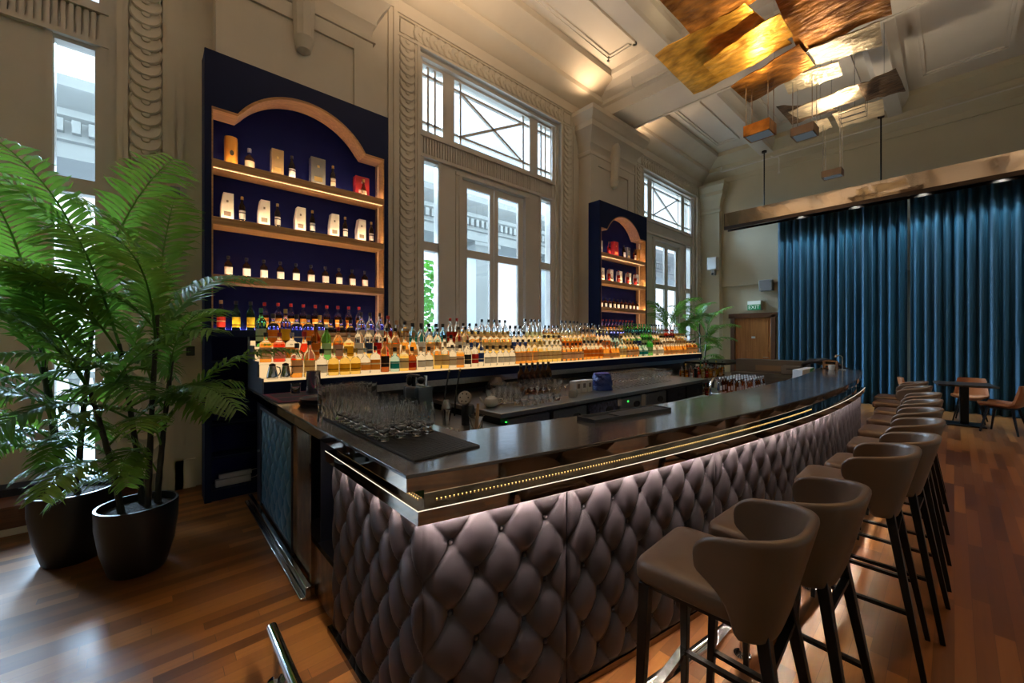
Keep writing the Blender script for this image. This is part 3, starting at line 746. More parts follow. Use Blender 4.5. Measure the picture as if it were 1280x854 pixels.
def stool_shell():
    """wing-shaped wrap-round back with a thick rolled top edge"""
    mb = MB(); th = .030; nu, nv = 34, 16
    def ss(a): return a * a * (3 - 2 * a)
    def surf(u, v, inn):
        t = -1 + 2 * u; at = abs(t)
        ang = t * radians(90)
        ztop = 1.035 - .055 * at ** 2.2
        if at > .74:
            k = (at - .74) / .26; zbot = .715 + (.885 - .715) * k ** .40
        else: zbot = .715
        if at > .88: ztop -= .035 * ((at - .88) / .12) ** 2
        z = zbot + (ztop - zbot) * v
        lean = (z - .715) / .32
        rx = .172 + .080 * lean - inn * th; ry = .203 + .010 * lean - inn * th * (1 - .35 * at)
        c, s = cos(ang), sin(ang); p = 4.2 - 1.2 * lean
        k = (abs(c) ** p + abs(s) ** p) ** (-1 / p)
        return (-.02 - .040 * ss(max(0, (at - .72) / .28)) * (1 - abs(z - .93) / .35) + rx * max(c, 0) * k, ry * s * k, z)
    rr = []
    for i in range(nu + 1):
        u = i / nu; ring = []
        for j in range(nv + 1): ring.append(surf(u, j / nv, 0))
        a = Vector(surf(u, 1, 0)); b_ = Vector(surf(u, 1, 1)); ring.append(tuple((a + b_) / 2 + Vector((0, 0, .010))))
        for j in range(nv, -1, -1): ring.append(surf(u, j / nv, 1))
        rr.append(ring)
    return mb.rings(rr)
def make_stool(label, group):
    t = thing('bar_stool', label, 'bar stool', (0, 0, 0), 0, group)
    obj('seat', pad(-.265, .140, -.196, .196, .755, .825, .05, .12, .022), TAUPE, t, world=False, ang=60)
    bk_ = obj('backrest', stool_shell(), TAUPE, t, world=False, ang=80); sm_ = bk_.modifiers.new('smooth', 'SUBSURF'); sm_.levels = 1; sm_.render_levels = 1
    fr = MB(); fr.prism(rounded_rect(-.245, .14, -.18, .18, .03, .06), .738, .756); obj('seat_frame', fr, BLACKM, t, world=False)
    F = {}
    for sx, sy in ((-1, -1), (-1, 1), (1, -1), (1, 1)):
        top = Vector((-.225 if sx < 0 else .12, sy * (.170 if sx < 0 else .140), .75)); bot = Vector((-.245 if sx < 0 else .245, sy * (.205 if sx < 0 else .215), 0))
        F[sx, sy] = (top, bot); lg = MB(); lg.bar(top, bot, .042, .036, .023, .021); obj('leg', lg, BLACKM, t, world=False, bevel=.003)
    def at(k, z): a, b_ = F[k]; return a + (b_ - a) * ((.75 - z) / .75)
    for a, b_, z in (((-1, -1), (1, -1), .30), ((-1, 1), (1, 1), .30), ((1, -1), (1, 1), .64)):
        s = MB(); s.bar(at(a, z), at(b_, z), .024, .016); obj('stretcher', s, BLACKM, t, world=False)
    s = MB(); s.bar(at((-1, -1), .315), at((-1, 1), .315), .03, .02); obj('foot_bar', s, STEEL, t, world=False)
    return t
STOOLS = [(-.50, 1.455), (-.43, 1.905), (-.335, 2.82), (-.275, 3.27), (-.265, 3.93), (-.28, 4.56), (-.29, 5.2), (-.31, 5.83), (-.39, 6.58), (-.44, 7.2)]
st0 = make_stool('', 'taupe leather bar stools along the bar')
for i, (x, y) in enumerate(STOOLS):
    s = st0 if i == 0 else copy_tree(st0)
    lab = 'taupe leather bar stool at the near end of the row, beside the bar corner' if i == 0 else 'taupe leather bar stool, %s from the near end of the row along the bar' % od(i)
    if i == 9: lab = 'taupe leather bar stool at the far end of the row, closest to the blue curtain'
    place(s, (x, y, 0), RND.uniform(-.04, .04) + (.06 if i == 0 else 0), lab)
# ------------------------------------------------------------------ display cabinets with arched niches
CX0 = -4.80; CXB = -5.06; CY0, CY1 = .376, 2.224
def make_cabinet(label):
    t = thing('display_cabinet', label, 'cabinet', (CX0, 1.3, 0), 0, 'tall arched bottle cabinets')
    cs = MB(); cs.box(CXB, CX0 - .02, CY0, CY0 + .045, 0, 4.37); cs.box(CXB, CX0 - .02, CY1 - .045, CY1, 0, 4.37); cs.box(CXB, CX0 - .02, CY0, CY1, 4.32, 4.37); cs.box(CXB, CX0 - .02, CY0, CY1, 0, .10)
    obj('carcass', cs, NAVY, t, bevel=.002)
    R = .753; zc = 3.447; ya, yb = .64, 1.937; ym = (ya + yb) / 2
    def ztop(y): return 3.83 if (y <= ya or y >= yb) else zc + sqrt(max(0, R * R - (y - ym) ** 2))
    ys = [CY0 + .054] + [ya + (yb - ya) * i / 40 for i in range(41)] + [CY1 - .054]
    fp = MB()
    def poly(x): return
    up = [(CY0, 0), (CY0 + .054, 0), (CY0 + .054, 3.83), (ya, 3.83)] + [(ya + (yb - ya) * i / 40, ztop(ya + (yb - ya) * i / 40 + (1e-6 if i == 0 else (-1e-6 if i == 40 else 0)))) for i in range(1, 40)] + [(yb, 3.83), (CY1 - .054, 3.83), (CY1 - .054, 0), (CY1, 0), (CY1, 4.37), (CY0, 4.37)]
    fp.prism(up, CX0 - .02, CX0, axis=0)
    obj('face_panel', fp, NAVY, t, ang=30)
    # oak lining of the arch, its shoulders and the jamb
    lin = MB(); edge = [(CY0 + .054, 1.66), (CY0 + .054, 3.83), (ya, 3.83)] + [(ya + (yb - ya) * i / 40, ztop(ya + (yb - ya) * i / 40)) for i in range(1, 40)] + [(yb, 3.83), (CY1 - .054, 3.83), (CY1 - .054, 1.66)]
    def off(p):
        y, z = p
        if z > 3.831: d = Vector((y - ym, z - zc)).normalized(); return (y - d.x * .024, z - d.y * .024)
        if y < ya - .01 or y > yb + .01: return (y + (.012 if y < ym else -.012), z - (.024 if z > 3.8 else 0))
        return (y + (.0 if y < ym else -.0), z - .024)
    inn = [off(p) for p in edge]
    rr = []
    for e, i_ in zip(edge, inn):
        rr.append([(CX0 - .001, e[0], e[1]), (CX0 - .001, i_[0], i_[1]), (CXB + .02, i_[0], i_[1]), (CXB + .02, e[0], e[1])])
    lin.rings(rr); obj('arch_trim', lin, OAK, t, ang=30)
    obj('back_panel', MB().box(CXB - .02, CXB, CY0, CY1, 0, 4.37), NAVYB, t)
    for z in (1.66, 2.20, 2.76, 3.32):
        sh = MB(); sh.box(CXB, CX0 + .004, CY0 + .055, CY1 - .055, z - .068, z); sh.box(CX0 - .004, CX0 + .0045, CY0 + .0555, CY1 - .0555, z - .06, z + .008); so = obj('shelf', sh, OAK if z > 2 else NAVY, t, bevel=.004)
        led = MB(); led.box(CXB + .002, CXB + .010, CY0 + .07, CY1 - .07, z + .001, z + .006); obj('led_strip', led, LEDV if z in (1.66, 3.32) else LEDW_DIM, so)
        if z > 1.0:
            if z > 3:
                led = MB(); led.box(CX0 - .032, CX0 - .028, CY0 + .06, CY1 - .06, z - .0700, z - .0685); obj('led_strip', led, LEDW_SHELF, so)
            led = MB(); led.box(CX0 - .016, CX0 - .010, CY0 + .06, CY1 - .06, z + .0005, z + .003); obj('front_led_strip', led, LEDW_FRONT, so)
    for z in (.42, .74, 1.06, 1.36):
        obj('lower_shelf', MB().box(CXB, CX0 - .03, CY0 + .05, CY1 - .05, z - .02, z), NAVY, t)
    jl = MB(); jl.box(CX0 - .16, CX0 - .15, CY1 - .0665, CY1 - .0655, 1.7, 3.78); obj('jamb_led_strip', jl, emit_mat('led_jamb', (1.0, .62, .28), 1.2), t)
    return t
LEDW_DIM = emit_mat('led_back_glow', (.45, .38, 1.0), 7)
LEDW_FRONT = emit_mat('led_front', (1.0, .70, .40), 170)
LEDW_SHELF = emit_mat('led_shelf', (1.0, .68, .34), 5)
CDY = 6.345
cab1 = make_cabinet('tall navy bottle cabinet with oak-trimmed arch next to the big palm')
cab2 = copy_tree(cab1); cab2.location.y += CDY; cab2['label'] = 'tall navy bottle cabinet with oak-trimmed arch between the two windows, farther down the bar'
pw = thing('power_adapter', 'pale power supply box with looped cable on the floor of the near cabinet', 'power supply', (-4.93, .62, .10))
obj('housing', MB().box(-4.96, -4.90, .47, .77, .10, .17), P('adapter_grey', (.42, .40, .42), .5), pw, bevel=.006)
obj('upper_housing', MB().box(-4.97, -4.92, .50, .78, .172, .215), MATS['adapter_grey'], pw, bevel=.006)
obj('cable', MB().tube([(-4.95, .77, .20), (-4.94, .83, .21), (-4.93, .85, .17), (-4.94, .82, .13), (-4.95, .78, .12)], .005), MATS['adapter_grey'], pw)

# ------------------------------------------------------------------ back bar: lit steps
BY0, BY1 = .72, 9.65
TIERS = ((-4.0, -4.21, 1.22), (-4.21, -4.42, 1.36), (-4.42, -4.66, 1.50))
bb = thing('back_bar', 'long stepped navy back bar with glowing bottle steps under the windows', 'back bar', (-4.3, 5.0, 0))
bs = MB(); pr = [(-4.0, 1.10), (-4.0, 1.205), (-4.215, 1.205), (-4.215, 1.345), (-4.425, 1.345), (-4.425, 1.485), (-4.66, 1.485), (-4.66, 1.10)]
bs.prism(pr, BY0, BY1, axis=1); obj('stepped_body', bs, NAVY, bb)
for s in (BY0 - .012, BY1):
    e = MB(); e.prism([(-3.995, 1.101), (-3.995, 1.235), (-4.20, 1.235), (-4.20, 1.375), (-4.41, 1.375), (-4.41, 1.515), (-4.68, 1.515), (-4.68, 1.60), (-4.70, 1.60), (-4.70, 1.101)], s, s + .012, axis=1); obj('end_panel', e, P('slate_blue_lacquer', (.07, .10, .16), .35) if s < BY1 else NAVY, bb)
for k, (a, b_, z) in enumerate(TIERS):
    tp = MB(); tp.box(b_ + .004, a - .006, BY0 + .005, BY1 - .005, z - .014, z); obj('lit_step', tp, LITSTEP, bb, smooth=False, label='glowing frosted step')
    if k < 2:
        rs = MB(); rs.box(b_ - .004, b_ + .003, BY0 + .005, BY1 - .005, z + .002, z + .125); obj('lit_riser', rs, LITSTEP, bb, smooth=False)
obj('lit_back_riser', MB().box(-4.664, -4.655, BY0 + .005, BY1 - .005, 1.502, 1.56), LITSTEP, bb, smooth=False)
obj('under_shelf_panel', MB().box(-4.66, -4.06, 1.22, BY1, 1.02, 1.10), BRUSH, bb, bevel=.004)
obj('splash_back', MB().box(-4.45, -4.40, 1.22, BY1 + .6, 0, 1.02), P('dark_mesh_splashback', (.02, .02, .025), .5, bump=((90, 90, 90), .8)), bb)
# steel back counter with fridge drawers
bc = thing('back_counter', 'low steel back counter with fridge drawers below the lit bottle steps', 'counter', (-3.5, 5.0, 0))
obj('worktop', MB().box(-4.40, -2.75, 2.35, 6.9, .855, .90), BRUSH, bc, bevel=.006)
obj('cabinet_body', MB().box(-4.40, -2.82, 2.4, 6.85, .08, .855), BLACKP, bc)
for i in range(7):
    y = 2.48 + i * .62
    d = obj('fridge_drawer', MB().box(-2.82, -2.79, y, y + .56, .42, .82), (BRUSH, BRUSH, P('patterned_drawer', (.035, .04, .09), .35, var=((30, 30, 30), .8, (.14, .15, .25))), BRUSH, BRUSH, BLACKP, BLACKP)[i], bc, bevel=.004)
    hb_ = MB(); hb_.lathe([(.0, .0), (.07, .0), (.07, .012), (.055, .012), (.05, .004), (0, .004)], (0, 0, 0), 20, ax=1, ay=.6)
    hb_.v = [(-2.79 + z, y + .38 + a, .72 + b_) for a, b_, z in hb_.v]; obj('drawer_pull', hb_, BLACKP, d)
obj('thermostat_display', MB().box(-2.80, -2.785, 4.50, 4.53, .765, .785).box(-2.80, -2.785, 2.44, 2.455, .80, .81), DGREEN, bc)
obj('price_tag', MB().box(-2.80, -2.784, 4.83, 4.93, .66, .83).box(-2.80, -2.784, 4.28, 4.36, .74, .83), P('card_white', (.5, .47, .43), .6), bc)
ic = thing('ice_well', 'low steel ice well station behind the bar near the glasses', 'ice well', (-3.1, 1.8, 0))
obj('bench_top', MB().box(-4.40, -2.42, 1.25, 2.34, .77, .80), BRUSH, ic, bevel=.006)
obj('bench_body', MB().box(-4.38, -2.48, 1.27, 2.32, .05, .77), BLACKP, ic)
sr = thing('speed_rack', 'dark steel speed rack of bottles at the far end of the back counter', 'rack', (-3.2, 8.0, 0))
obj('rack_top', MB().box(-3.75, -2.95, 8.2, 9.6, 1.05, 1.09), BLACKM, sr); obj('rack_shelf', MB().box(-4.38, -2.95, 6.92, 9.4, .78, .82), BRUSH, sr); obj('rack_shelf', MB().box(-4.3, -2.97, 6.92, 9.4, .42, .45), BRUSH, sr)
for x, y in ((-2.98, 6.95), (-2.98, 9.38), (-4.28, 6.95), (-4.28, 9.38)): obj('post', MB().box(x - .02, x + .02, y - .02, y + .02, 0, 1.05), BLACKM, sr)

# ------------------------------------------------------------------ bottles
G = dict(clear=glass_mat('flint_glass', (.96, .97, .97)), amber=glass_mat('amber_spirit', (.97, .95, .90), (.95, .42, .06)), dark=glass_mat('dark_rum', (.85, .7, .5), (.45, .11, .015)),
         gold=glass_mat('pale_gold_spirit', (.97, .96, .92), (1.0, .74, .22)), green=glass_mat('green_glass', (.16, .62, .16)), red=glass_mat('red_liqueur', (.97, .93, .93), (.85, .06, .02)),
         brown=glass_mat('brown_glass', (.35, .13, .03)), orange=glass_mat('orange_liqueur', (.97, .95, .92), (1.0, .33, .02)), blue=glass_mat('aqua_glass', (.55, .85, .95)))
LB = dict(cream=paper_mat('cream_label', (.80, .70, .52), (.34, .20, .10), .095, .106), white=paper_mat('white_label', (.86, .84, .80), (.10, .09, .09), .10, .112), yellow=paper_mat('yellow_label', (.92, .58, .03), (.25, .12, .0), .055, .066),
          orange=paper_mat('orange_label', (.88, .33, .03), (.9, .75, .5), .09, .105), red=paper_mat('red_label', (.60, .03, .02), (.85, .7, .4), .09, .10), black=paper_mat('black_label', (.03, .03, .03), (.55, .45, .25), .09, .098),
          teal=paper_mat('teal_label', (.01, .30, .30), (.7, .75, .7), .09, .097), blue=paper_mat('blue_label', (.03, .07, .28), (.8, .8, .8), .09, .1), purple=paper_mat('purple_label', (.20, .05, .34), (.8, .75, .8), .09, .1))
CAPM = dict(black=BLACKP, gold=P('gold_cap', (.62, .42, .13), .3, 1.0), silver=P('silver_cap', (.6, .6, .6), .3, 1.0), red=P('red_cap', (.42, .02, .015), .4), cork=P('cork_stopper', (.42, .26, .13), .7), white=WHITE, green=P('green_cap', (.02, .16, .05), .4))
SHAPE = {  # profile (r,z), square exponent, label (z0,z1), cap (z0, z1, r)
 'round': ([(.0, 0), (.034, .0), (.0375, .004), (.0375, .165), (.036, .185), (.026, .212), (.0155, .235), (.0135, .27), (.0150, .275), (.0150, .285), (0, .285)], 2.0, (.035, .14), (.270, .305, .0165)),
 'tall': ([(.0, 0), (.031, .0), (.034, .004), (.034, .200), (.030, .222), (.018, .250), (.0135, .275), (.0130, .305), (0, .305)], 2.0, (.05, .155), (.293, .330, .0155)),
 'square': ([(.0, 0), (.036, .0), (.039, .004), (.039, .150), (.036, .165), (.020, .180), (.0145, .190), (.0140, .225), (0, .225)], 5.0, (.03, .125), (.215, .250, .017)),
 'squat': ([(.0, 0), (.042, .0), (.046, .005), (.046, .110), (.040, .135), (.024, .155), (.0150, .170), (.0145, .205), (0, .205)], 2.0, (.03, .10), (.195, .235, .019)),
 'shoulder': ([(.0, 0), (.038, .0), (.041, .004), (.043, .17), (.040, .19), (.022, .205), (.0150, .215), (.0145, .255), (0, .255)], 2.0, (.04, .145), (.245, .285, .018)),
 'decanter': ([(.0, 0), (.036, .0), (.045, .006), (.046, .05), (.038, .10), (.024, .15), (.0150, .18), (.0145, .225), (0, .225)], 2.0, (.02, .08), (.215, .26, .019)),
}
SHN = dict(round='round-shouldered', tall='tall slim', square='square', squat='squat', shoulder='broad-shouldered', decanter='bell-shaped')
GN = dict(clear='clear', amber='amber', dark='dark rum', gold='pale gold', green='green', red='red', brown='brown', orange='orange', blue='aqua')
def bottle_meshes(shape, g, lab, cap, s=1.0, seg=16):
    pr, sq, (l0, l1), (c0, c1, cr) = SHAPE[shape]
    k_ = dict(round=1.17, tall=1.20, square=1.10, shoulder=1.06, squat=1.0, decanter=1.0)[shape] if s > 1.1 else 1.0
    pr = [(r * s * (k_ if r > .02 else 1), z * s) for r, z in pr]
    gm = MB().lathe(pr, seg=seg, sq=sq).mesh('bottle', G[g], ang=50)
    lm = MB(); zs = [l0, l0 + .002, l1 - .002, l1]
    rl = [max(r for r, z in SHAPE[shape][0]) * s * k_ + .0006] * 2
    if shape == 'decanter': rl = [.0467 * s, .0425 * s]
    rr = []; n = seg
    # label: a sleeve round two thirds of the body, facing the room (+x)
    o_, i_ = [], []
    for i in range(n + 1):
        a = -pi * .38 + 2 * pi * .38 * i / n; k = 1.0 if sq == 2 else (abs(cos(a)) ** sq + abs(sin(a)) ** sq) ** (-1 / sq)
        col = []
        for z, r in ((l0 * s, rl[0]), (l1 * s, rl[1])):
            col.append(((r + .0006) * k * cos(a), (r + .0006) * k * sin(a), z))
        o_.append(col)
    lm.grid(lambda a, b: o_[int(round(a * n))][int(round(b))], n, 1)
    lm = lm.mesh('label', LB[lab], ang=60)
    cm = MB().lathe([(0, c0 * s), (cr * s, c0 * s), (cr * s, c1 * s - .003), (cr * s - .002, c1 * s), (0, c1 * s)], seg=12).mesh('cap', CAPM[cap], ang=40)
    return gm, lm, cm
BCACHE = {}
def bottle(shape, g, lab, cap, loc, label, group, s=1.0, rz=0.0):
    k = (shape, g, lab, cap, s)
    if k not in BCACHE:
        gm, lm, cm = bottle_meshes(shape, g, lab, cap, s)
        b = bpy.data.objects.new('bottle', gm); LINK(b)
        for nm, me in (('label', lm), ('cap', cm)):
            c = bpy.data.objects.new(nm, me); LINK(c); c.parent = b
        BCACHE[k] = b
    else: b = copy_tree(BCACHE[k])
    b.location = loc; b.rotation_euler = (0, 0, rz); b['label'] = label; b['category'] = 'bottle'; b['group'] = group
    return b
# --- rows on the three lit steps; every bottle is placed along the step, kinds repeat in runs as on a real back bar
KINDS = [('round', 'amber', 'cream', 'black'), ('square', 'amber', 'white', 'black'), ('shoulder', 'gold', 'cream', 'gold'), ('tall', 'clear', 'white', 'black'), ('squat', 'clear', 'white', 'black'),
         ('round', 'orange', 'orange', 'gold'), ('tall', 'gold', 'yellow', 'gold'), ('round', 'dark', 'red', 'red'), ('shoulder', 'clear', 'blue', 'black'), ('tall', 'green', 'white', 'green'),
         ('square', 'dark', 'black', 'black'), ('decanter', 'amber', 'cream', 'cork'), ('shoulder', 'amber', 'orange', 'black'), ('squat', 'red', 'white', 'red'), ('tall', 'gold', 'cream', 'black'), ('squat', 'blue', 'teal', 'black')]
LOW_START = [None, None, ('shoulder', 'amber', 'white', 'black'), ('round', 'gold', 'cream', 'black'), ('squat', 'clear', 'white', 'black'), ('squat', 'gold', 'yellow', 'gold'), ('squat', 'gold', 'yellow', 'gold'), ('squat', 'gold', 'yellow', 'gold'), ('squat', 'clear', 'orange', 'silver'), ('square', 'clear', 'orange', 'black'), ('tall', 'dark', 'black', 'black'), ('squat', 'blue', 'teal', 'black'), ('square', 'gold', 'white', 'gold'), ('squat', 'dark', 'red', 'black'), ('squat', 'clear', 'white', 'cork'), ('squat', 'clear', 'white', 'black'), ('shoulder', 'gold', 'cream', 'cork'), ('shoulder', 'gold', 'cream', 'cork'), ('square', 'clear', 'cream', 'black'), ('square', 'amber', 'white', 'black'), ('round', 'clear', 'black', 'black'), ('shoulder', 'clear', 'red', 'white'), ('tall', 'clear', 'blue', 'silver')]
MID_START = [('square', 'amber', 'white', 'black'), ('square', 'red', 'white', 'red'), ('square', 'clear', 'orange', 'silver'), ('decanter', 'red', 'white', 'red'), ('tall', 'brown', 'orange', 'black'), ('tall', 'green', 'white', 'silver'), ('round', 'dark', 'white', 'red'), ('square', 'gold', 'yellow', 'silver'), ('tall', 'clear', 'white', 'white'), ('tall', 'gold', 'blue', 'gold'), ('tall', 'red', 'red', 'silver')]
STEPN = ('lowest', 'middle', 'top')
def zone(y):
    for lim, nm in ((2.2, 'by the near cabinet'), (3.6, 'at near window edge'), (5.6, 'by the window doors'), (6.7, 'past the window doors'), (8.7, 'by the far cabinet'), (99, 'by the far palms')):
        if y < lim: return nm
rows = []
for k, (a, b_, z) in enumerate(TIERS):
    y = BY0 + .075; i = 0; run = 0; kd = None
    while y < BY1 - .05:
        if k == 0 and i < len(LOW_START): kd = LOW_START[i]
        elif k == 1 and i < len(MID_START): kd = MID_START[i]
        else:
            if run <= 0:
                far = y > 3.3 and k == 0
                kd = RND.choice(KINDS[:3] + KINDS[11:13] if (far and RND.random() < .7) else (KINDS + KINDS[3:5] + KINDS[:2])); run = RND.randint(2, 5) if y > 3 else RND.randint(1, 2)
            run -= 1
        if kd: rows.append((k, (a + b_) / 2 + RND.uniform(-.012, .012), y, z, kd, zone(y)))
        y += RND.uniform(.105, .111) if k < 2 else RND.uniform(.104, .114); i += 1
cnt = {}
for k, x, y, z, kd, zn in rows: cnt[k, kd, zn] = cnt.get((k, kd, zn), 0) + 1
seen = {}
for k, x, y, z, kd, zn in rows:
    key = (k, kd, zn); i = seen.get(key, 0); seen[key] = i + 1
    nm = '%s %s %s-label bottle, %s step, %s' % (SHN[kd[0]], GN[kd[1]], kd[2], STEPN[k], zn)
    if cnt[key] > 1: nm = ('%s ' % od(i)) + nm + ''
    s = 1.12 if k < 2 else 1.15
    bottle(*kd, (x, y, z + .0003), nm, 'bottles on the %s lit step' % STEPN[k], s, RND.uniform(-.25, .25) - .25)
# two silver coffee-pot shaped pourers start the lowest step
for i in range(2):
    y = BY0 + .085 + i * .105
    t = thing('pourer', ('small bell-shaped steel pourer at the near end of the lowest lit step', 'small bell-shaped steel pourer next to the white-label whisky on the lowest step')[i], 'pourer', (-4.10, y, 1.2203), 0, 'steel pourers')
    obj('body', MB().lathe([(0, 0), (.044, 0), (.047, .006), (.045, .03), (.030, .105), (.026, .115), (0, .115)], seg=20), STEEL, t, world=False)
    obj('lid', MB().lathe([(0, .116), (.027, .116), (.027, .13), (.010, .14), (0, .14)], seg=16), BLACKP, t, world=False)
    obj('handle', MB().tube([(.02, .028, .11), (.02, .055, .10), (.02, .06, .06), (.03, .042, .03)], .005), BLACKP, t, world=False)

# --- bottles, boxes and tins in the two cabinets
XS = -4.93
KRAFT = P('kraft_tube', (.62, .27, .04), .35, .4); WBOX = P('white_carton', (.72, .66, .58), .5); GBOX = P('bronze_carton', (.33, .22, .11), .4, .3); DBOX = P('grey_carton', (.10, .10, .10), .45); RBOX = P('red_carton', (.30, .015, .02), .35); PRINT = P('carton_print', (.16, .12, .09), .5); GOLDP = P('gold_print', (.6, .42, .16), .35, .8)
def carton(y, z, w, h, mat, label, cabn, d=.09, prt=PRINT, arch=False, cat='box'):
    t = thing('bottle_carton', label, cat, (XS, y, z + .0003), 0, 'gift boxes in the %s cabinet' % cabn)
    c = MB()
    if arch: c.prism([(-w / 2, 0), (w / 2, 0), (w / 2, h), (-w / 2 + .02, h), (-w / 2, h * .55)], -d / 2, d / 2, axis=0)
    else: c.box(-d / 2, d / 2, -w / 2, w / 2, 0, h)
    obj('carton', c, mat, t, world=False, bevel=.002)
    q = MB(); q.box(d / 2 + .0005, d / 2 + .002, -w * .28, w * .28, h * .18, h * .34); obj('print', q, prt, t, world=False)
    q = MB(); q.box(d / 2 + .0005, d / 2 + .002, -w * .08, w * .08, h * .66, h * .74); obj('emblem', q, prt, t, world=False)
    return t
for ci, (dy, cn) in enumerate(((0, 'near'), (CDY, 'far'))):
    row = [.515 + .1255 * i for i in range(12 if ci == 0 else 11)]
    for i, y in enumerate(row):
        kd = ('round', 'orange', 'orange', 'red') if (i not in (1, 2) or ci) else ('round', 'green', 'yellow', 'black')
        if i == 0 and ci == 0: kd = ('round', 'dark', 'red', 'cork')
        bottle(*kd, (XS + .02, y + dy, 1.6603), '%s liqueur bottle, %s from the palm side, lowest shelf of the %s cabinet' % (GN[kd[1]], od(i), cn), 'bottles on the lowest shelf of the %s cabinet' % cn, 1.0)
    for i in range(10):
        y = .575 + i * .1545
        bottle('square', 'dark', 'white', 'black', (XS + .02, y + dy, 2.2003), 'small dark white-label bottle, %s from the palm side on the %s cabinet third shelf' % (od(i), cn), 'white-label bottles in the %s cabinet' % cn, .86)
    for i, y in enumerate((.565, .885, 1.235, 1.60, 1.92)):
        yy = y + dy
        if ci == 0:
            carton(yy, 2.76, .105, .285, WBOX, 'pale whisky carton, %s from the palm side on the near cabinet second shelf' % od(i), cn, arch=True)
            bottle('tall', 'brown', 'white', 'gold', (XS + .03, yy + .125, 2.7603), 'brown whisky bottle beside the %s pale carton on the near cabinet second shelf' % od(i), 'whisky bottles on the second shelf of the near cabinet', .84)
        else:
            carton(yy + .04, 2.76, .12, .27, WBOX, 'pale carton, %s from the near side on the far cabinet second shelf' % od(i), cn, arch=True)
            bottle('round', 'red', 'red', 'red', (XS + .05, yy - .062, 2.7603), 'red liqueur bottle before the %s pale carton in the far cabinet' % od(i), 'red bottles in the far cabinet', .9)
t = thing('whisky_tube', 'amber gift tube with dark oval emblem on the near cabinet top shelf', 'tube', (XS, .60, 3.3203))
obj('tube', MB().lathe([(0, 0), (.058, 0), (.058, .27), (.056, .275), (.056, .30), (0, .30)], seg=28), KRAFT, t, world=False)
em = MB(); em.lathe([(0, 0), (.018, 0), (.018, .002), (0, .002)], seg=16); em.v = [(.0585 - .0 + z, a, .13 + b_ * 1.5) for a, b_, z in em.v]; obj('emblem', em, BLACKP, t, world=False)
bottle('squat', 'amber', 'cream', 'silver', (XS + .02, .755, 3.3203), 'squat amber cream-label bottle beside the amber tube on the near cabinet top shelf', 'top shelf of the near cabinet', 1.0)
carton(1.01, 3.32, .115, .30, GBOX, 'bronze whisky carton on the near cabinet top shelf', 'near', prt=GOLDP)
bottle('round', 'brown', 'white', 'black', (XS + .03, 1.15, 3.3203), 'dark whisky bottle beside the bronze carton on the near cabinet top shelf', 'top shelf of the near cabinet', .9)
carton(1.42, 3.32, .155, .33, DBOX, 'large dark grey carton on the near cabinet top shelf', 'near', prt=GOLDP)
bottle('tall', 'brown', 'cream', 'gold', (XS + .03, 1.585, 3.3203), 'dark bottle beside the large grey carton on the near cabinet top shelf', 'top shelf of the near cabinet', .88)
carton(1.93, 3.32, .17, .25, RBOX, 'red display box with a cream window on the near cabinet top shelf', 'near', prt=WBOX)
bottle('decanter', 'brown', 'cream', 'gold', (XS + .075, 1.93, 3.3203), 'dark decanter in front of the red display box', 'top shelf of the near cabinet', .8)
for j, (y, w, h, m, lab) in enumerate(((.52, .15, .27, WBOX, 'white window carton at the near end of the far cabinet top shelf'), (1.10, .17, .33, RBOX, 'large red carton on the far cabinet top shelf'), (1.60, .12, .28, DBOX, 'dark grey carton on the far cabinet top shelf'), (2.02, .11, .30, KRAFT, 'amber carton at the far end of the far cabinet top shelf'))):
    carton(y + CDY, 3.32, w, h, m, lab, 'far', prt=GOLDP)
for j, (y, g, lab) in enumerate(((.85, 'red', 'red'), (1.42, 'brown', 'white'), (1.86, 'dark', 'cream'))):
    bottle('round', g, lab, 'black', (XS + .03, y + CDY, 3.3203), '%s bottle with %s label between cartons on the far cabinet top shelf' % (GN[g], lab), 'top shelf of the far cabinet', .98)
# ------------------------------------------------------------------ things on the bar top
ZT = 1.1003
mat_ = thing('bar_mat', 'black ribbed rubber bar mat under the tasting glasses', 'bar mat', (-2.0, .98, 1.10))
obj('mat', MB().box(-2.60, -1.44, .775, 1.105, ZT, ZT + .008), RUBBER, mat_, bevel=.002)
rb = MB()
for i in range(58): rb.box(-2.595 + i * .02, -2.585 + i * .02, .78, 1.10, ZT + .008, ZT + .0105)
obj('ribs', rb, RUBBER, mat_, smooth=False)
ZM = ZT + .0108
def glass_mesh(name, prof, th, seg=20, base=.008):
    """thin-walled glass: outer profile, then the inner wall back down"""
    inner = [(max(r - th, .001), z) for r, z in prof if z >= base]
    inner = [(0.0005, base + .002)] + [(r, max(z, base + .002)) for r, z in inner]
    return MB().lathe([(0.0005, 0)] + prof + inner[::-1], seg=seg).mesh(name, CLEARG, ang=60)
tast = glass_mesh('tasting_glass', [(.0225, 0), (.025, .004), (.023, .015), (.012, .025), (.013, .030), (.028, .048), (.0345, .070), (.032, .096), (.025, .134), (.0242, .150)], .0016, 20, .033)
high = glass_mesh('highball_glass', [(.027, 0), (.029, .003), (.0325, .10), (.034, .198)], .0018, 18, .012)
rock = glass_mesh('rocks_glass', [(.036, 0), (.038, .003), (.040, .05), (.041, .085)], .002, 18, .012)
wine = glass_mesh('stem_glass', [(.030, 0), (.030, .002), (.006, .008), (.004, .03), (.004, .085), (.012, .095), (.034, .125), (.036, .15), (.029, .195)], .0012, 14, .096)
def glassware(name, me, loc, label, group, cat='glass'):
    o = bpy.data.objects.new(name, me); LINK(o); o.location = loc; return tag(o, label, cat, group)
def rown(i, n): return od(i)
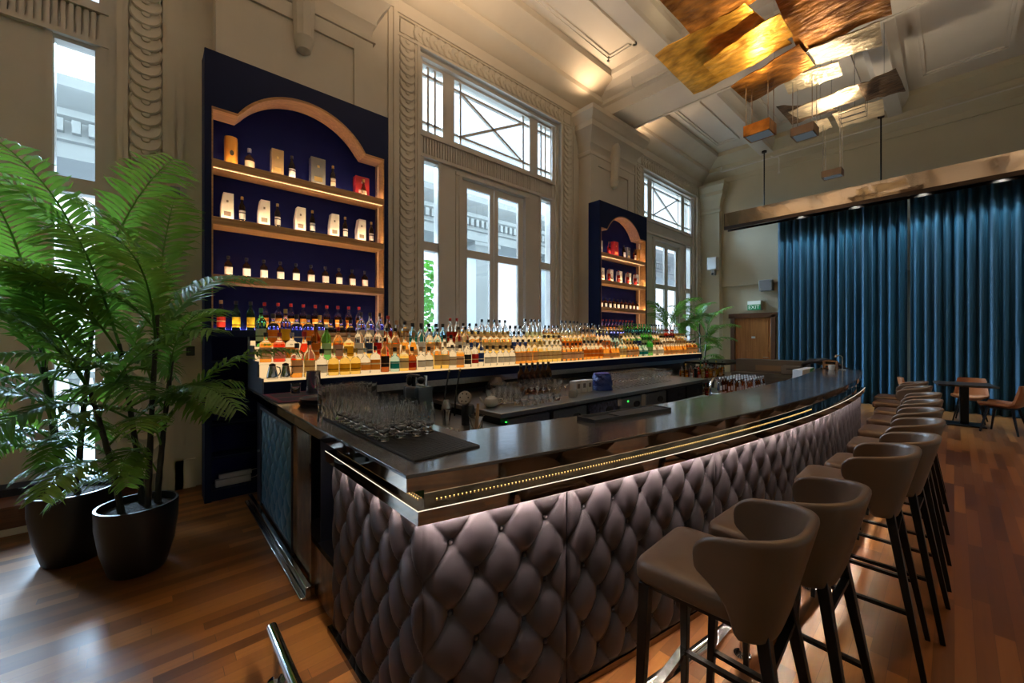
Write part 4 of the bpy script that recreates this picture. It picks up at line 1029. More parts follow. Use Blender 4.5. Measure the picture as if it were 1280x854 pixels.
for r in range(4):                                                  # tasting glasses, in four ranks on the mat
    nn = (8, 8, 7, 7)[r]
    for i in range(nn):
        x = -1.775 - i * .083 - RND.uniform(-.006, .006) - (.018 if r % 2 else 0); y = .82 + r * .077 + RND.uniform(-.005, .005)
        if r == 0: y -= .008
        if r == 0 and i == 0: x -= .02
        glassware('tasting_glass', tast, (x, y, ZM), 'tulip tasting glass on the bar mat, rank %s, %s from the counter corner' % (('one', 'two', 'three', 'four')[r], od(i)), 'tasting glasses on the bar mat')
k = 0
for r in range(4):
    for i in range(4):
        x = -2.10 - i * .072 - (.02 if r % 2 else 0); y = .79 + .07 * r + .02
        if r == 0: continue
    for i in range(4):
        x = -2.245 - .075 * i - .18 * (r < 2) - .22 * (r >= 2) + .0; y = .805 + r * .078
        glassware('highball_glass', high, (x - .02, y, ZM if x - .055 > -2.60 else ZT), 'tall straight highball glass on the counter, rank %s, %s from the tasting glasses' % (('one', 'two', 'three', 'four')[r], od(i)), 'highball glasses at the end of the bar mat')
dp = thing('dropper_bottle', 'small clear dropper bottle with black bulb beside the highball glasses', 'bottle', (-2.50, .735, ZT))
obj('vial', MB().lathe([(0, 0), (.014, 0), (.015, .003), (.015, .05), (.008, .06), (.008, .066), (0, .066)], (-2.50, .735, ZT), 14), CLEARG, dp)
obj('bulb', MB().lathe([(.009, .066), (.009, .078), (.006, .082), (.007, .10), (0, .106)], (-2.50, .735, ZT), 12), BLACKP, dp)
ru = thing('bar_runner', 'dark blue bar runner with magenta stripes at the cabinet end of the counter', 'bar mat', (-3.7, .85, 1.1))
RB1 = P('runner_blue', (.018, .024, .06), .6, bump=(120, .2)); RM = P('runner_magenta', (.22, .01, .07), .6)
obj('mat', MB().box(-3.97, -3.38, .70, 1.15, ZT, ZT + .005), RB1, ru)
s_ = MB()
for y in (.715, 1.10): s_.box(-3.965, -3.385, y, y + .028, ZT + .005, ZT + .0058)
for x in (-3.96, -3.66, -3.42): s_.box(x, x + .025, .705, 1.145, ZT + .005, ZT + .0058)
obj('stripes', s_, RM, ru)
glassware('rocks_glass', rock, (-3.84, .93, ZT + .0062), 'short rocks glass standing on the blue runner', 'rocks glasses')
jg = thing('mixing_jug', 'tall polished steel jug with loop handle on the blue runner', 'jug', (-3.79, 1.06, ZT + .0062))
obj('body', MB().lathe([(0, 0), (.056, 0), (.058, .004), (.058, .185), (.061, .19), (.055, .19), (.055, .02), (0, .02)], seg=28), STEEL, jg, world=False)
obj('handle', MB().tube([(.056, .0, .15), (.085, .01, .15), (.10, .012, .13), (.10, .012, .06), (.085, .01, .04), (.057, 0, .045)], .006), STEEL, jg, world=False)
for i, (x, y, z) in enumerate(((-3.14, .95, ZT), (-3.17, .97, ZT + .0245))):
    tr = thing('serving_tray', ('round black serving tray lying on the counter', 'round black serving tray stacked on top of the other tray')[i], 'tray', (x, y, z), 0, 'round serving trays')
    obj('tray', MB().lathe([(0, 0), (.155, 0), (.172, .022), (.175, .024), (.170, .024), (.152, .006), (0, .006)], seg=36), BLACKP, tr, world=False)
# long black drip tray on the front bar
dt = thing('drip_tray', 'long low black tray lying on the bar top by its inner edge', 'tray', (-1.40, 2.25, ZT), 0)
mb = MB(); ya, yb = -.36, .36
mb.rings([[(x * s + x0, y * s2, z) for x, y in ((-.075, ya), (.075, ya), (.075, yb), (-.075, yb))] for s, s2, z, x0 in ((1, 1, 0, 0), (1, 1, .022, 0), (.86, .97, .022, 0), (.82, .96, .008, 0))])
obj('tray', mb, BLACKP, dt, world=False); obj('grid', MB().box(-.06, .06, -.12, .345, .0085, .017), RUBBER, dt, world=False, bevel=.003); dt.rotation_euler = (0, 0, -.14)

# ------------------------------------------------------------------ things behind the bar
ZI = .8003; ZB = .9003
pr_ = thing('citrus_press', 'black and steel citrus press with a round badge behind the tasting glasses', 'press', (-2.42, 1.30, ZI))
x, y = -2.42, 1.30
CASTG = P('grey_cast', (.085, .09, .10), .28, .8)
obj('base', MB().box(x - .085, x + .085, y - .08, y + .10, ZI, ZI + .03), BLACKM, pr_, bevel=.006)
for s in (-1, 1): obj('post', MB().tube([(x + s * .07, y + .05, ZI + .03), (x + s * .07, y + .05, ZI + .54)], .013, 10), STEEL, pr_)
b_ = MB(); b_.box(x - .088, x + .088, y + .02, y + .08, ZI + .345, ZI + .475); b_.lathe([(0, 0), (.052, 0), (.055, .01), (.055, .085), (.05, .095), (0, .095)], (x, y - .0, ZI + .375), 20)
b_.box(x - .098, x - .055, y - .025, y + .07, ZI + .40, ZI + .47); b_.box(x + .055, x + .098, y - .025, y + .07, ZI + .40, ZI + .47); obj('head', b_, CASTG, pr_, bevel=.008)
b_ = MB(); b_.lathe([(0, 0), (.05, 0), (.06, .03), (.062, .045), (.02, .05), (.018, .10), (0, .10)], (x, y, ZI + .275), 20); obj('cup', b_, STEEL, pr_)
b_ = MB(); b_.lathe([(0, 0), (.045, 0), (.045, .014), (.037, .018), (0, .018)], seg=24); b_.v = [(x + a, y - .050 - z, ZI + .352 + c) for a, c, z in b_.v]; obj('badge', b_, BLACKP, pr_)
b_ = MB(); b_.lathe([(0, 0), (.035, 0), (.035, .003), (0, .003)], seg=24); b_.v = [(x + a, y - .0685 - z, ZI + .352 + c) for a, c, z in b_.v]; obj('badge_face', b_, P('badge_silver', (.5, .46, .42), .35, .7), pr_)
b_ = MB(); b_.tube([(x - .085, y + .02, ZI + .47), (x - .085, y, ZI + .53), (x - .02, y - .01, ZI + .545), (x + .085, y, ZI + .54)], .010); b_.ball((x + .098, y, ZI + .515), .024); b_.ball((x - .02, y - .02, ZI + .505), .022, sc=(1, 1, 1.5)); b_.tube([(x, y, ZI + .47), (x, y, ZI + .54)], .014); obj('lever', b_, BLACKM, pr_)
for s in (-1, 1): obj('side_plate', MB().box(x + s * .102 - .003, x + s * .102 + .003, y - .02, y + .08, ZI + .28, ZI + .47), CASTG, pr_)
gn = thing('soda_gun', 'two thin dark soda hoses with brass tips rising to the lit shelf', 'soda gun', (-3.4, 2.22, ZI))
for i, (x, y) in enumerate(((-3.38, 2.14), (-3.38, 2.27))):
    obj('hose', MB().tube([(x, y, ZI), (x + .01, y + .005, 1.0), (x + .02, y + .05, 1.25)], .008), BLACKP, gn); obj('tip', MB().tube([(x + .02, y + .05, 1.25), (x + .023, y + .058, 1.275)], .009), CAPM['gold'], gn)
bk = thing('spice_smoker', 'black round-faced device with a perforated pale disc standing on the ice well', 'appliance', (-2.97, 2.12, ZI))
obj('body', MB().lathe([(0, 0), (.06, 0), (.06, .16), (.05, .18), (0, .18)], (-2.97, 2.14, ZI), 20), BLACKP, bk)
d = MB(); d.lathe([(0, 0), (.060, 0), (.064, .008), (.060, .028), (0, .032)], seg=26)
R_ = Matrix.Rotation(radians(35), 4, 'Z') @ Matrix.Rotation(radians(72), 4, 'X')
d.v = [tuple(Vector((-2.955, 2.10, ZI + .245)) + (R_ @ Vector(p))) for p in d.v]; obj('disc', d, P('disc_alloy', (.55, .52, .48), .35, .5), bk)
d = MB()
for a in range(6): d.ball(tuple(Vector((-2.955, 2.10, ZI + .245)) + (R_ @ Vector((.038 * cos(a * pi / 3), .038 * sin(a * pi / 3), .031)))), .007, 8, 5)
obj('vents', d, BLACKP, bk)
obj('neck', MB().tube([(-2.97, 2.13, ZI + .175), (-2.965, 2.12, ZI + .24)], .02), BLACKP, bk)
sh = thing('cocktail_shaker', 'steel shaker tin standing behind the mixing glass', 'shaker', (-3.08, 1.98, ZI))
obj('tin', MB().lathe([(0, 0), (.034, 0), (.045, .14), (.045, .15), (0, .15)], seg=20), STEEL, sh, world=False); obj('cap', MB().lathe([(.046, .15), (.046, .165), (.02, .23), (0, .23)], seg=20), BRUSH, sh, world=False)
tp = thing('teapot', 'small white porcelain teapot at the near end of the steel back counter', 'teapot', (-3.10, 2.52, ZB))
obj('body', MB().lathe([(0, 0), (.045, 0), (.07, .02), (.078, .05), (.066, .085), (.035, .10), (0, .10)], seg=24), CERAM, tp, world=False)
obj('lid', MB().lathe([(.034, .10), (.03, .108), (.006, .113), (.006, .118), (.011, .124), (0, .131)], seg=18), CERAM, tp, world=False)
obj('spout', MB().tube([(-.045, -.05, .04), (-.07, -.075, .065), (-.078, -.085, .10)], [.016, .012, .008]), CERAM, tp, world=False)
obj('handle', MB().tube([(.05, .055, .08), (.075, .08, .085), (.085, .09, .055), (.055, .06, .025)], .006), CERAM, tp, world=False)
mg = thing('mixing_glass', 'glass mixing beaker holding a wooden muddler on the ice well', 'beaker', (-2.63, 1.98, ZI))
obj('beaker', glass_mesh('beaker', [(.05, 0), (.052, .003), (.058, .13), (.066, .15)], .003, 22, .01), CLEARG, mg, world=False)
obj('muddler', MB().tube([(.0, 0, .015), (.01, .01, .25)], [.018, .011]), CAPM['cork'], mg, world=False)
jr = thing('garnish_tub', 'dark round tub of orange garnish slices behind the glasses', 'tub', (-2.98, 1.66, ZI))
obj('tub', MB().lathe([(0, 0), (.085, 0), (.095, .12), (.088, .12), (.08, .015), (0, .015)], seg=26), BLACKP, jr, world=False)
ORG = P('orange_peel', (.60, .16, .015), .5, bump=(80, .3))
for i in range(9):
    a = i * 2.4; r = .055 * sqrt(i / 9)
    sl = MB(); sl.lathe([(0, 0), (.034, 0), (.036, .004), (.034, .008), (0, .008)], seg=16); R_ = Matrix.Rotation(a, 4, 'Z') @ Matrix.Rotation(.35, 4, 'X')
    sl.v = [tuple(Vector((-2.98 + r * cos(a), 1.66 + r * sin(a), ZI + .112 + i * .004)) + R_ @ Vector(p)) for p in sl.v]
    solo('orange_slice', sl, ORG, 'dried orange slice in the dark garnish tub', 'orange slice', group='orange slices in the tub')
cr_ = thing('creamer_jug', 'small polished steel creamer with a curled handle by the bar inner corner', 'jug', (-2.62, 1.70, ZI))
obj('body', MB().lathe([(0, 0), (.04, 0), (.048, .03), (.036, .07), (.04, .09), (.035, .09), (0, .02)], seg=20), CHROME, cr_, world=False)
obj('handle', MB().tube([(.03, .03, .08), (.06, .06, .085), (.065, .06, .05), (.035, .035, .03)], .005), CHROME, cr_, world=False)
# glasses on the back counter
n_ = 0
for r in range(3):
    for i in range(5):
        glassware('highball_glass', high, (-3.34 + r * .085, 2.68 + i * .082, ZB), 'tall glass in the cluster beside the teapot, %s row, %s from the teapot' % (od(r), od(i)), 'tall glasses beside the teapot')
for r in range(2):
    for i in range(6):
        glassware('rocks_glass', rock, (-3.02 + r * .10, 2.80 + i * .10, ZB), 'short tumbler on the back counter, %s row, %s from the teapot' % (od(r), od(i)), 'short tumblers on the back counter')
for r in range(4):
    for i in range(6):
        glassware('stem_glass', wine, (-3.40 + r * .095, 3.20 + i * .095, ZB), 'stemmed glass between tumblers and blue bag, %s row, %s from the tumblers' % (od(r), od(i)), 'stemmed glasses before the blue bag')
for r in range(5):
    for i in range(15):
        glassware('stem_glass', wine, (-3.42 + r * .10, 4.66 + i * .103, ZB), 'upturned-row stemmed glass beyond the blue bag, %s row, %s from the bag' % (od(r), od(i)), 'stemmed glasses beyond the blue bag')
g = thing('coffee_mug', 'white mug standing among the stemmed glasses', 'mug', (-2.96, 3.62, ZB)); obj('cup', MB().lathe([(0, 0), (.045, 0), (.048, .005), (.048, .085), (.043, .085), (.043, .01), (0, .01)], seg=22), CERAM, g, world=False)
obj('handle', MB().tube([(.01, .045, .07), (.01, .075, .07), (.01, .075, .025), (.01, .045, .02)], .006), CERAM, g, world=False)
for i in range(6):
    bottle('tall', 'brown', 'black', 'black', (-3.60, 3.40 + i * .10, ZB), 'dark wine bottle under the lit shelf, %s before the blue bag' % od(i), 'dark bottles before the blue bag', 1.12)
for i in range(3):
    y = 3.92 + i * .115
    t = thing('coaster_box', 'cream carton with dark print before the blue bag, %s from the glasses' % od(i), 'box', (-3.16, y, ZB), 0, 'cream cartons before the blue bag')
    obj('carton', MB().box(-.05, .05, -.05, .05, 0, .15), WBOX, t, world=False, bevel=.003); obj('print', MB().box(.0505, .0515, -.025, .025, .06, .115), PRINT, t, world=False)
bg = MB(); rr = []
for k in range(9):
    z = ZB + .22 * k / 8; q = 1 - .25 * (k / 8) ** 2
    rr.append([(-3.12 + (.13 * q + .012 * sin(5 * a + k)) * cos(a), 4.42 + (.145 * q + .014 * sin(4 * a + 1.7 * k)) * sin(a), z) for a in [2 * pi * i / 28 for i in range(28)]])
bg.rings(rr); solo('plastic_bag', bg, BAGBLUE, 'crumpled bright blue plastic bag on the steel back counter', 'bag')
bg = MB(); rr = []
for k in range(7):
    z = ZB + .02 + .17 * k / 6; q = cos(k / 6 * 1.3)
    rr.append([(-3.85 + (.16 * q + .01 * sin(5 * a + k)) * cos(a), 3.22 + (.17 * q + .012 * sin(4 * a + 2 * k)) * sin(a), z) for a in [2 * pi * i / 24 for i in range(24)]])
bg.rings([[(p[0], p[1], ZB) for p in rr[0]]] + rr); solo('bar_cloth', bg, DARKN, 'black cloth bundle heaped behind the glasses', 'cloth')
# bottles in the speed rack
i = 0
for z, n1 in ((.8203, 20), (.4503, 12)):
    for r in range(2):
        for j in range(n1 // 2):
            kd = KINDS[(i * 5 + r) % len(KINDS)]
            x, y = -3.27 + r * .16, 7.05 + j * .16
            bottle(*kd, (x, y, z), '%s %s-label bottle on the %s rack shelf, %s row, %s from the counter' % (GN[kd[1]], kd[2], 'upper' if z > .5 else 'lower', 'back' if r == 0 else 'front', od(j)), 'bottles in the dark steel rack', .95); i += 1
# curved tap by the inner edge
tpx = thing('swan_neck_tap', 'polished swan-neck water tap rising behind the bar top', 'tap', (-1.85, 4.6, 0))
obj('sink_stand', MB().box(-2.15, -1.62, 4.2, 5.2, 0, .86), BRUSH, tpx, bevel=.006)
obj('spout', MB().tube([(-1.82, 4.62, .86)] + [(-1.82 + .0 * a, 4.62 + .11 * (1 - cos(pi * a / 10)), 1.02 + .11 * sin(pi * a / 10)) for a in range(11)] + [(-1.82, 4.84, .98)], .012, 10), CHROME, tpx)
# crate of small bottles with pale caps
st2 = thing('bottle_well', 'steel bottle well below the inner edge of the bar holding pale-capped mixers', 'counter', (-1.95, 6.5, 0))
obj('well', MB().box(-2.35, -1.55, 5.9, 7.35, 0, .80), BRUSH, st2, bevel=.006)
for r in range(4):
    for j in range(8):
        bottle('tall', 'dark' if (r + j) % 3 else 'clear', 'white', 'white', (-2.25 + r * .11, 6.05 + j * .11, .8003), 'pale-capped mixer bottle in the steel well, row %s, %s from near end' % (od(r), od(j)), 'mixer bottles in the steel well', .66)
# service station at the far end
sv = thing('service_station', 'grey service unit with shelves at the far end behind the bar', 'counter', (-2.3, 8.6, 0))
obj('unit_body', MB().box(-2.9, -1.5, 8.35, 8.9, 0, .92), BRUSH, sv); obj('unit_hutch', MB().box(-2.9, -1.75, 8.6, 8.9, .92, 1.16), P('hutch_grey', (.16, .145, .13), .5), sv); obj('niche', MB().box(-2.55, -2.1, 8.585, 8.6, .96, 1.06), P('niche_tan', (.28, .2, .13), .6), sv)
t = thing('receipt_printer', 'grey box printer on the service unit', 'printer', (-1.95, 8.45, .9203)); obj('body', MB().box(-2.08, -1.80, 8.37, 8.55, .9203, 1.08), P('printer_grey', (.2, .19, .18), .5), t, bevel=.012); obj('slot', MB().box(-2.0, -1.88, 8.365, 8.372, 1.02, 1.035), BLACKP, t)
t = thing('white_carton', 'white carton with a green corner behind the far part of the bar', 'box', (-1.52, 7.15, .8)); obj('carton', MB().box(-1.56, -1.44, 6.85, 7.6, .8003, 1.125), P('carton_white', (.62, .62, .62), .5), t, bevel=.004); obj('green_corner', MB().prism([(7.2, 1.02), (7.6, 1.125), (7.32, 1.125)], -1.4395, -1.438, axis=0), P('carton_green', (.01, .30, .10), .5), t)
t = thing('folded_jacket', 'dark cloth draped over the end of the service unit', 'cloth', (-1.4, 8.5, .92))
mb = MB(); mb.grid(lambda a, b: (-1.78 + .62 * a, 8.37 + .45 * b, 1.16 + .07 * sin(3 * a + 2 * b) - .10 * abs(a - .45) + .02 * sin(11 * a + 7 * b)), 20, 14); o = obj('jacket', mb, DARKN, t); o.modifiers.new('thick', 'SOLIDIFY').thickness = .05
obj('unit_end', MB().box(-1.5, -1.15, 8.35, 8.9, 0, 1.03), BRUSH, t if False else sv)
t = thing('wooden_caddy', 'small open wooden caddy standing on the far end of the bar top', 'caddy', (-1.25, 7.80, ZT))
cd = MB()
for x in (-1.38, -1.22): cd.box(x - .006, x + .006, 7.82, 7.96, ZT, ZT + .12)
for z in (.0, .05, .11): cd.box(-1.38, -1.22, 7.82, 7.832, ZT + z, ZT + z + .014); cd.box(-1.38, -1.22, 7.948, 7.96, ZT + z, ZT + z + .014)
cd.box(-1.38, -1.22, 7.82, 7.96, ZT, ZT + .01); obj('crate', cd, OAK, t)
t = thing('ceramic_pot', 'tapered white pot beside the wooden caddy', 'pot', (-1.24, 7.62, ZT)); obj('pot', MB().lathe([(0, 0), (.035, 0), (.05, .075), (.045, .075), (.03, .008), (0, .008)], seg=18), CERAM, t, world=False)
t = thing('reading_lamp', 'small swan-neck lamp on the far end of the bar', 'lamp', (-1.13, 7.74, ZT)); obj('stem', MB().tube([(0, 0, 0), (0, 0, .19), (-.02, 0, .215), (-.07, 0, .215)], .007), BRUSH, t, world=False); obj('base', MB().lathe([(0, 0), (.04, 0), (.04, .01), (0, .014)], seg=18), BRUSH, t, world=False); obj('lamp_head', MB().lathe([(0, .03), (.012, .03), (.026, 0), (0, 0)], (-.075, 0, .19), 14), BRUSH, t, world=False)
# ------------------------------------------------------------------ palms
def frond_mesh(seed, L=1.0, up=1.0, droop=.9, npair=34, leaf=.25, mat=None):
    """arching feather frond: rachis rises along +x then bends over; leaflets in two ranks, each a folded tapering blade"""
    rn = random.Random(seed); mb = MB()
    n = 26; pts = []; p = Vector((0, 0, 0)); th = up
    for i in range(n + 1):
        t = i / n; a = th - droop * 1.5 * t ** 1.5
        pts.append(p.copy()); p = p + Vector((cos(a), rn.uniform(-.012, .012) + .03 * (seed % 3 - 1) * t, sin(a))) * (L / n)
    mb.tube(pts, [.0085 * (1 - .85 * i / n) + .001 for i in range(n + 1)], 6)
    def at(t):
        f = t * n; i = min(int(f), n - 1); return pts[i].lerp(pts[i + 1], f - i), (pts[i + 1] - pts[i]).normalized()
    for k in range(npair):
        t = .20 + .79 * (k / (npair - 1)); c, d = at(min(t, .999))
        side0 = Vector((0, 1, 0)); upv = side0.cross(d) * -1
        w = sin(pi * min(1, (t - .12) / .92)) ** .6
        ll = leaf * (.40 + .62 * w) * (1 if t < .9 else .8)
        for s in (-1, 1):
            fwd = radians(38 + 26 * t + rn.uniform(-5, 5)); lift = .30 * (1 - t) + rn.uniform(-.08, .12)
            dr = (d * cos(fwd) + side0 * s * sin(fwd) + upv * lift).normalized()
            nrm = (upv - dr * upv.dot(dr)).normalized(); sd = dr.cross(nrm)
            wd = .0082 + .0042 * w; m = 5; b = len(mb.v)
            for j in range(m + 1):
                q = j / m; pp = c + dr * ll * q + Vector((0, 0, -1)) * (ll * .42 * q * q * (.6 + .5 * rn.random()))
                ww = wd * (1 - q ** 2.2) * (.55 + .9 * min(1, q * 3)) + .0004
                mb.v += [tuple(pp + sd * ww + nrm * ww * .35), tuple(pp), tuple(pp - sd * ww + nrm * ww * .35)]
            for j in range(m):
                a0 = b + j * 3; mb.face([a0, a0 + 3, a0 + 4, a0 + 1]); mb.face([a0 + 1, a0 + 4, a0 + 5, a0 + 2])
    return mb.mesh('frond', mat, ang=60, recalc=False)
FR = [frond_mesh(s, L, up, dr, 25, lf, m) for s, L, up, dr, lf, m in ((1, 1.15, 1.15, .85, .27, LEAF), (2, 1.0, .95, .95, .25, LEAF), (3, 1.2, 1.35, .75, .28, LEAF), (4, .9, .75, 1.0, .23, LEAFB), (5, 1.05, 1.05, .80, .26, LEAFB), (6, .8, .55, .8, .22, LEAF), (7, 1.1, 1.25, 1.05, .27, LEAFB))]
def palm(loc, label, canes, fronds, pot=True, ph=.50, pr=.26):
    t = thing('potted_palm', label, 'potted palm', loc, 0, 'artificial palms')
    if pot:
        obj('pot', MB().lathe([(0, 0), (pr * .66, 0), (pr * .70, .012), (pr * .88, ph * .35), (pr * .99, ph * .72), (pr, ph), (pr * .93, ph), (pr * .90, ph - .05), (0, ph - .05)], seg=44), POT, t, world=False, ang=50)
        obj('soil', MB().lathe([(0, ph - .052), (pr * .90, ph - .052), (pr * .90, ph - .045), (pr * .4, ph - .03), (0, ph - .028)], seg=28), SOIL, t, world=False)
    for (x, y, tx, ty, h) in canes:
        nseg = 16; path = []; rr = []
        for i in range(nseg + 1):
            q = i / nseg; path.append((x + (tx - x) * q ** 1.3, y + (ty - y) * q ** 1.3, ph - .06 + (h - ph + .06) * q)); rr.append((.021 if i % 2 else .0185) * (1 - .35 * q))
        obj('cane', MB().tube(path, rr, 9), CANE, t, world=False)
    for (k, x, y, z, az, sc, pitch) in fronds:
        f = bpy.data.objects.new('frond', FR[k]); LINK(f); f.parent = t; f.location = (x, y, z); f.rotation_euler = Euler((RND.uniform(-.25, .25), -pitch, az)); f.scale = (sc,) * 3
    return t
def crown(canes, spec, seed, zlo, avoid=None):
    rn = random.Random(seed); out = []
    for ci, (x, y, tx, ty, h) in enumerate(canes):
        n = spec[ci]
        for i in range(n):
            q = i / max(1, n - 1); z = zlo + (h - zlo) * (q ** .8); u = max(0, (z - .45) / (h - .45)); px = x + (tx - x) * u ** 1.3; py = y + (ty - y) * u ** 1.3
            az = rn.uniform(0, 2 * pi) if avoid is None else avoid(rn, i)
            k = rn.choice((0, 2, 6, 4) if q > .65 else (1, 3, 4, 0, 5)); pt = (rn.uniform(-.1, .25) if q > .6 else rn.uniform(-.35, .05))
            out.append((k, px, py, z, az, rn.uniform(.78, 1.02) * (1 if q > .3 else .72), pt))
    return out
def az_front(rn, i):           # mostly away from the wall (-x) side
    base = (-1.9, -.2, 1.2, -1.0, .6, -2.6, -1.5, 1.9, -.6, .2)[i % 10]
    return base + rn.uniform(-.3, .3)
cn = [(.04, .05, .12, .10, 1.75), (-.08, .02, -.16, -.10, 1.55), (.05, -.08, .10, -.22, 1.25), (-.02, .10, .05, .18, 1.45)]
palm((-3.78, -.07, 0), 'big green palm in the front round matt black pot by the near window', cn, crown(cn, (11, 10, 7, 7), 3, .62, az_front), ph=.455, pr=.218)
cn2 = [(.02, .02, .05, .12, 1.95), (-.06, -.06, -.05, -.18, 1.70), (.08, -.05, .20, -.12, 1.40)]
palm((-4.28, -.42, 0), 'big green palm in the black pot behind the front palm, close to the window', cn2, crown(cn2, (10, 9, 7), 5, .70, lambda rn, i: (-1.4, -.4, .4, -.9, .9, -2.0, -.1)[i % 7] + rn.uniform(-.3, .3)), ph=.50, pr=.225)
cn3 = [(.0, .0, .08, .05, 1.75), (-.08, .06, -.14, .10, 1.95)]
palm((-4.35, 10.6, 0), 'green palm behind the far end of the lit bottle row, before the panelled door', cn3, crown(cn3, (12, 12), 11, .8))
cn4 = [(.0, .0, -.05, -.05, 1.9), (.06, .05, .14, .12, 1.7)]
palm((-4.85, 9.95, 0), 'green palm before the far window glazing, beyond the far cabinet', cn4, crown(cn4, (11, 10), 17, 1.0))
# ------------------------------------------------------------------ hammered-leaf chandeliers
def sheet_mb(q, z, dz, seed, th=.012):
    """a hand-beaten metal sheet: bilinear between four plan corners (at z plus dz per corner), crumpled, with thickness"""
    rn = random.Random(seed); a = [rn.uniform(0, 6) for _ in range(6)]
    P_ = [Vector((p[0], p[1], z + d)) for p, d in zip(q, dz)]
    n, m = 22, 16; mb = MB()
    def pt(u, v):
        p = (P_[0] * (1 - u) + P_[3] * u) * (1 - v) + (P_[1] * (1 - u) + P_[2] * u) * v
        w = .012 * sin(5 * u + a[0]) * cos(3 * v + a[1]) + .004 * sin(11 * u + a[2] + 4 * v) + .003 * sin(9 * v + a[3] - 3 * u)
        e = .012 * sin(14 * u + a[4]) + .008 * sin(23 * u + a[5])
        return Vector((p.x, p.y + e * (2 * v - 1), p.z + w))
    rr = []
    for i in range(n + 1):
        u = i / n; rr.append([tuple(pt(u, j / m)) for j in range(m + 1)] + [tuple(pt(u, j / m) + Vector((0, 0, th))) for j in range(m, -1, -1)])
    return mb.rings(rr)
def lamp_box(parent, x, y, z, w, d, h, mat, zt, rz=-.04):
    """hanging lamp housing on four thin wires, shining up at the leaves"""
    o = Matrix.Rotation(rz, 4, 'Z')
    def T(mb): mb.v = [tuple(o @ Vector(p) + Vector((x, y, z))) for p in mb.v]; return mb
    b = MB(); b.box(-w / 2, w / 2, -d / 2, d / 2, .012, h); b.box(-w / 2, -w / 2 + .02, -d / 2, d / 2, 0, .012); b.box(w / 2 - .02, w / 2, -d / 2, d / 2, 0, .012); b.box(-w / 2, w / 2, -d / 2, -d / 2 + .02, 0, .012); b.box(-w / 2, w / 2, d / 2 - .02, d / 2, 0, .012)
    box = obj('lamp_box', T(b), mat, parent, smooth=False)
    l = MB(); l.box(-w / 2 + .02, w / 2 - .02, -d / 2 + .02, d / 2 - .02, .004, .011); obj('lens', T(l), LENS, box, world=True).parent = box
    for sx in (-1, 1):
        for sy in (-1, 1):
            wv = MB(); wv.tube([(sx * w * .42, sy * d * .40, h - .005), (sx * w * .42, sy * d * .40, zt - z)], .0065, 6); obj('wire', T(wv), STEEL, box).parent = box
    return box
SH = dict(
 S0=([(-2.36, 4.45), (-2.36, 5.345), (-1.474, 5.407), (-1.45, 4.60)], 5.62, (0, .02, .03, 0), BROWNG),
 S1=([(-2.853, 5.301), (-2.881, 6.67), (-1.505, 6.583), (-1.70, 5.35)], 5.60, (.0, 0, .05, .06), GOLD),
 S2=([(-2.382, 5.799), (-2.39, 6.216), (-1.386, 6.14), (-1.402, 5.572)], 5.47, (0, .0, .0, .0), GOLD),
 S3=([(-1.42, 5.02), (-1.471, 6.855), (-.519, 6.851), (-.481, 5.30)], 5.63, (.0, .0, .0, .0), BROWNG),
 S4=([(-2.38, 6.819), (-2.331, 7.548), (-1.365, 7.221), (-1.411, 6.53)], 5.57, (.0, 0, .0, .0), BROWNG))
ch = thing('leaf_chandelier', 'amber chandelier of overlapping hammered metal leaves under the ceiling', 'chandelier', (-1.8, 6.0, 5.6), 0, 'hammered leaf chandeliers')
for i, (q, z, dz, m) in enumerate(SH.values()): obj('hammered_leaf', sheet_mb(q, z, dz, i + 1), m, ch, ang=60)
rods = MB()
for x, y, z in ((-2.6, 6.2, 5.62), (-1.9, 5.0, 5.62), (-.8, 5.6, 5.64), (-1.8, 6.9, 5.6), (-.9, 6.6, 5.64)): rods.tube([(x, y, z), (x, y, ZC)], .006, 6)
obj('hanger_rods', rods, STEEL, ch)
lamp_box(ch, -2.02, 7.0, 4.71, .36, .30, .17, BROWNG, 5.57)
obj('spot_housing', MB().box(-1.86, -1.70, 4.62, 4.86, 5.52, 5.60), WHITE, ch, bevel=.01)
SP = dict(
 S5=([(-1.364, 6.785), (-1.365, 7.273), (-.659, 7.43), (-.632, 6.878)], 5.60, (0, 0, 0, 0), PALEG),
 S6=([(-1.792, 7.292), (-1.837, 7.794), (-1.148, 7.863), (-1.127, 7.409)], 5.60, (0, 0, 0, 0), PALEG),
 S7=([(-1.981, 8.404), (-1.906, 8.85), (-.944, 8.85), (-.947, 8.287)], 5.60, (0, 0, 0, 0), PALEG),
 S7d=([(-1.02, 8.294), (-1.0, 8.961), (-.526, 9.055), (-.58, 8.221)], 5.58, (0, 0, 0, 0), DARKG),
 S8=([(-2.094, 8.13), (-2.065, 9.036), (-1.40, 9.017), (-1.55, 8.6)], 5.63, (0, 0, 0, 0), DARKG),
 S9=([(-1.467, 9.049), (-1.471, 9.78), (-.842, 9.80), (-.803, 9.171)], 5.60, (0, 0, 0, 0), PALEG),
 S10=([(-1.80, 9.143), (-1.80, 9.70), (-1.56, 9.665), (-1.552, 9.15)], 5.60, (0, 0, 0, 0), PALEG))
c2 = thing('leaf_chandelier', 'pale champagne chandelier of hammered metal leaves, farther along the ceiling', 'chandelier', (-1.3, 8.4, 5.6), 0, 'hammered leaf chandeliers')
for i, (q, z, dz, m) in enumerate(SP.values()): obj('hammered_leaf', sheet_mb(q, z, dz, i + 21), m, c2, ang=60)
rods = MB()
for x, y in ((-1.0, 7.1), (-1.5, 7.6), (-1.4, 8.6), (-.75, 8.7), (-1.2, 9.4), (-1.7, 9.4)): rods.tube([(x, y, 5.6), (x, y, ZC if not 7.3 < y < 8.3 else 6.40)], .006, 6)
obj('hanger_rods', rods, STEEL, c2)
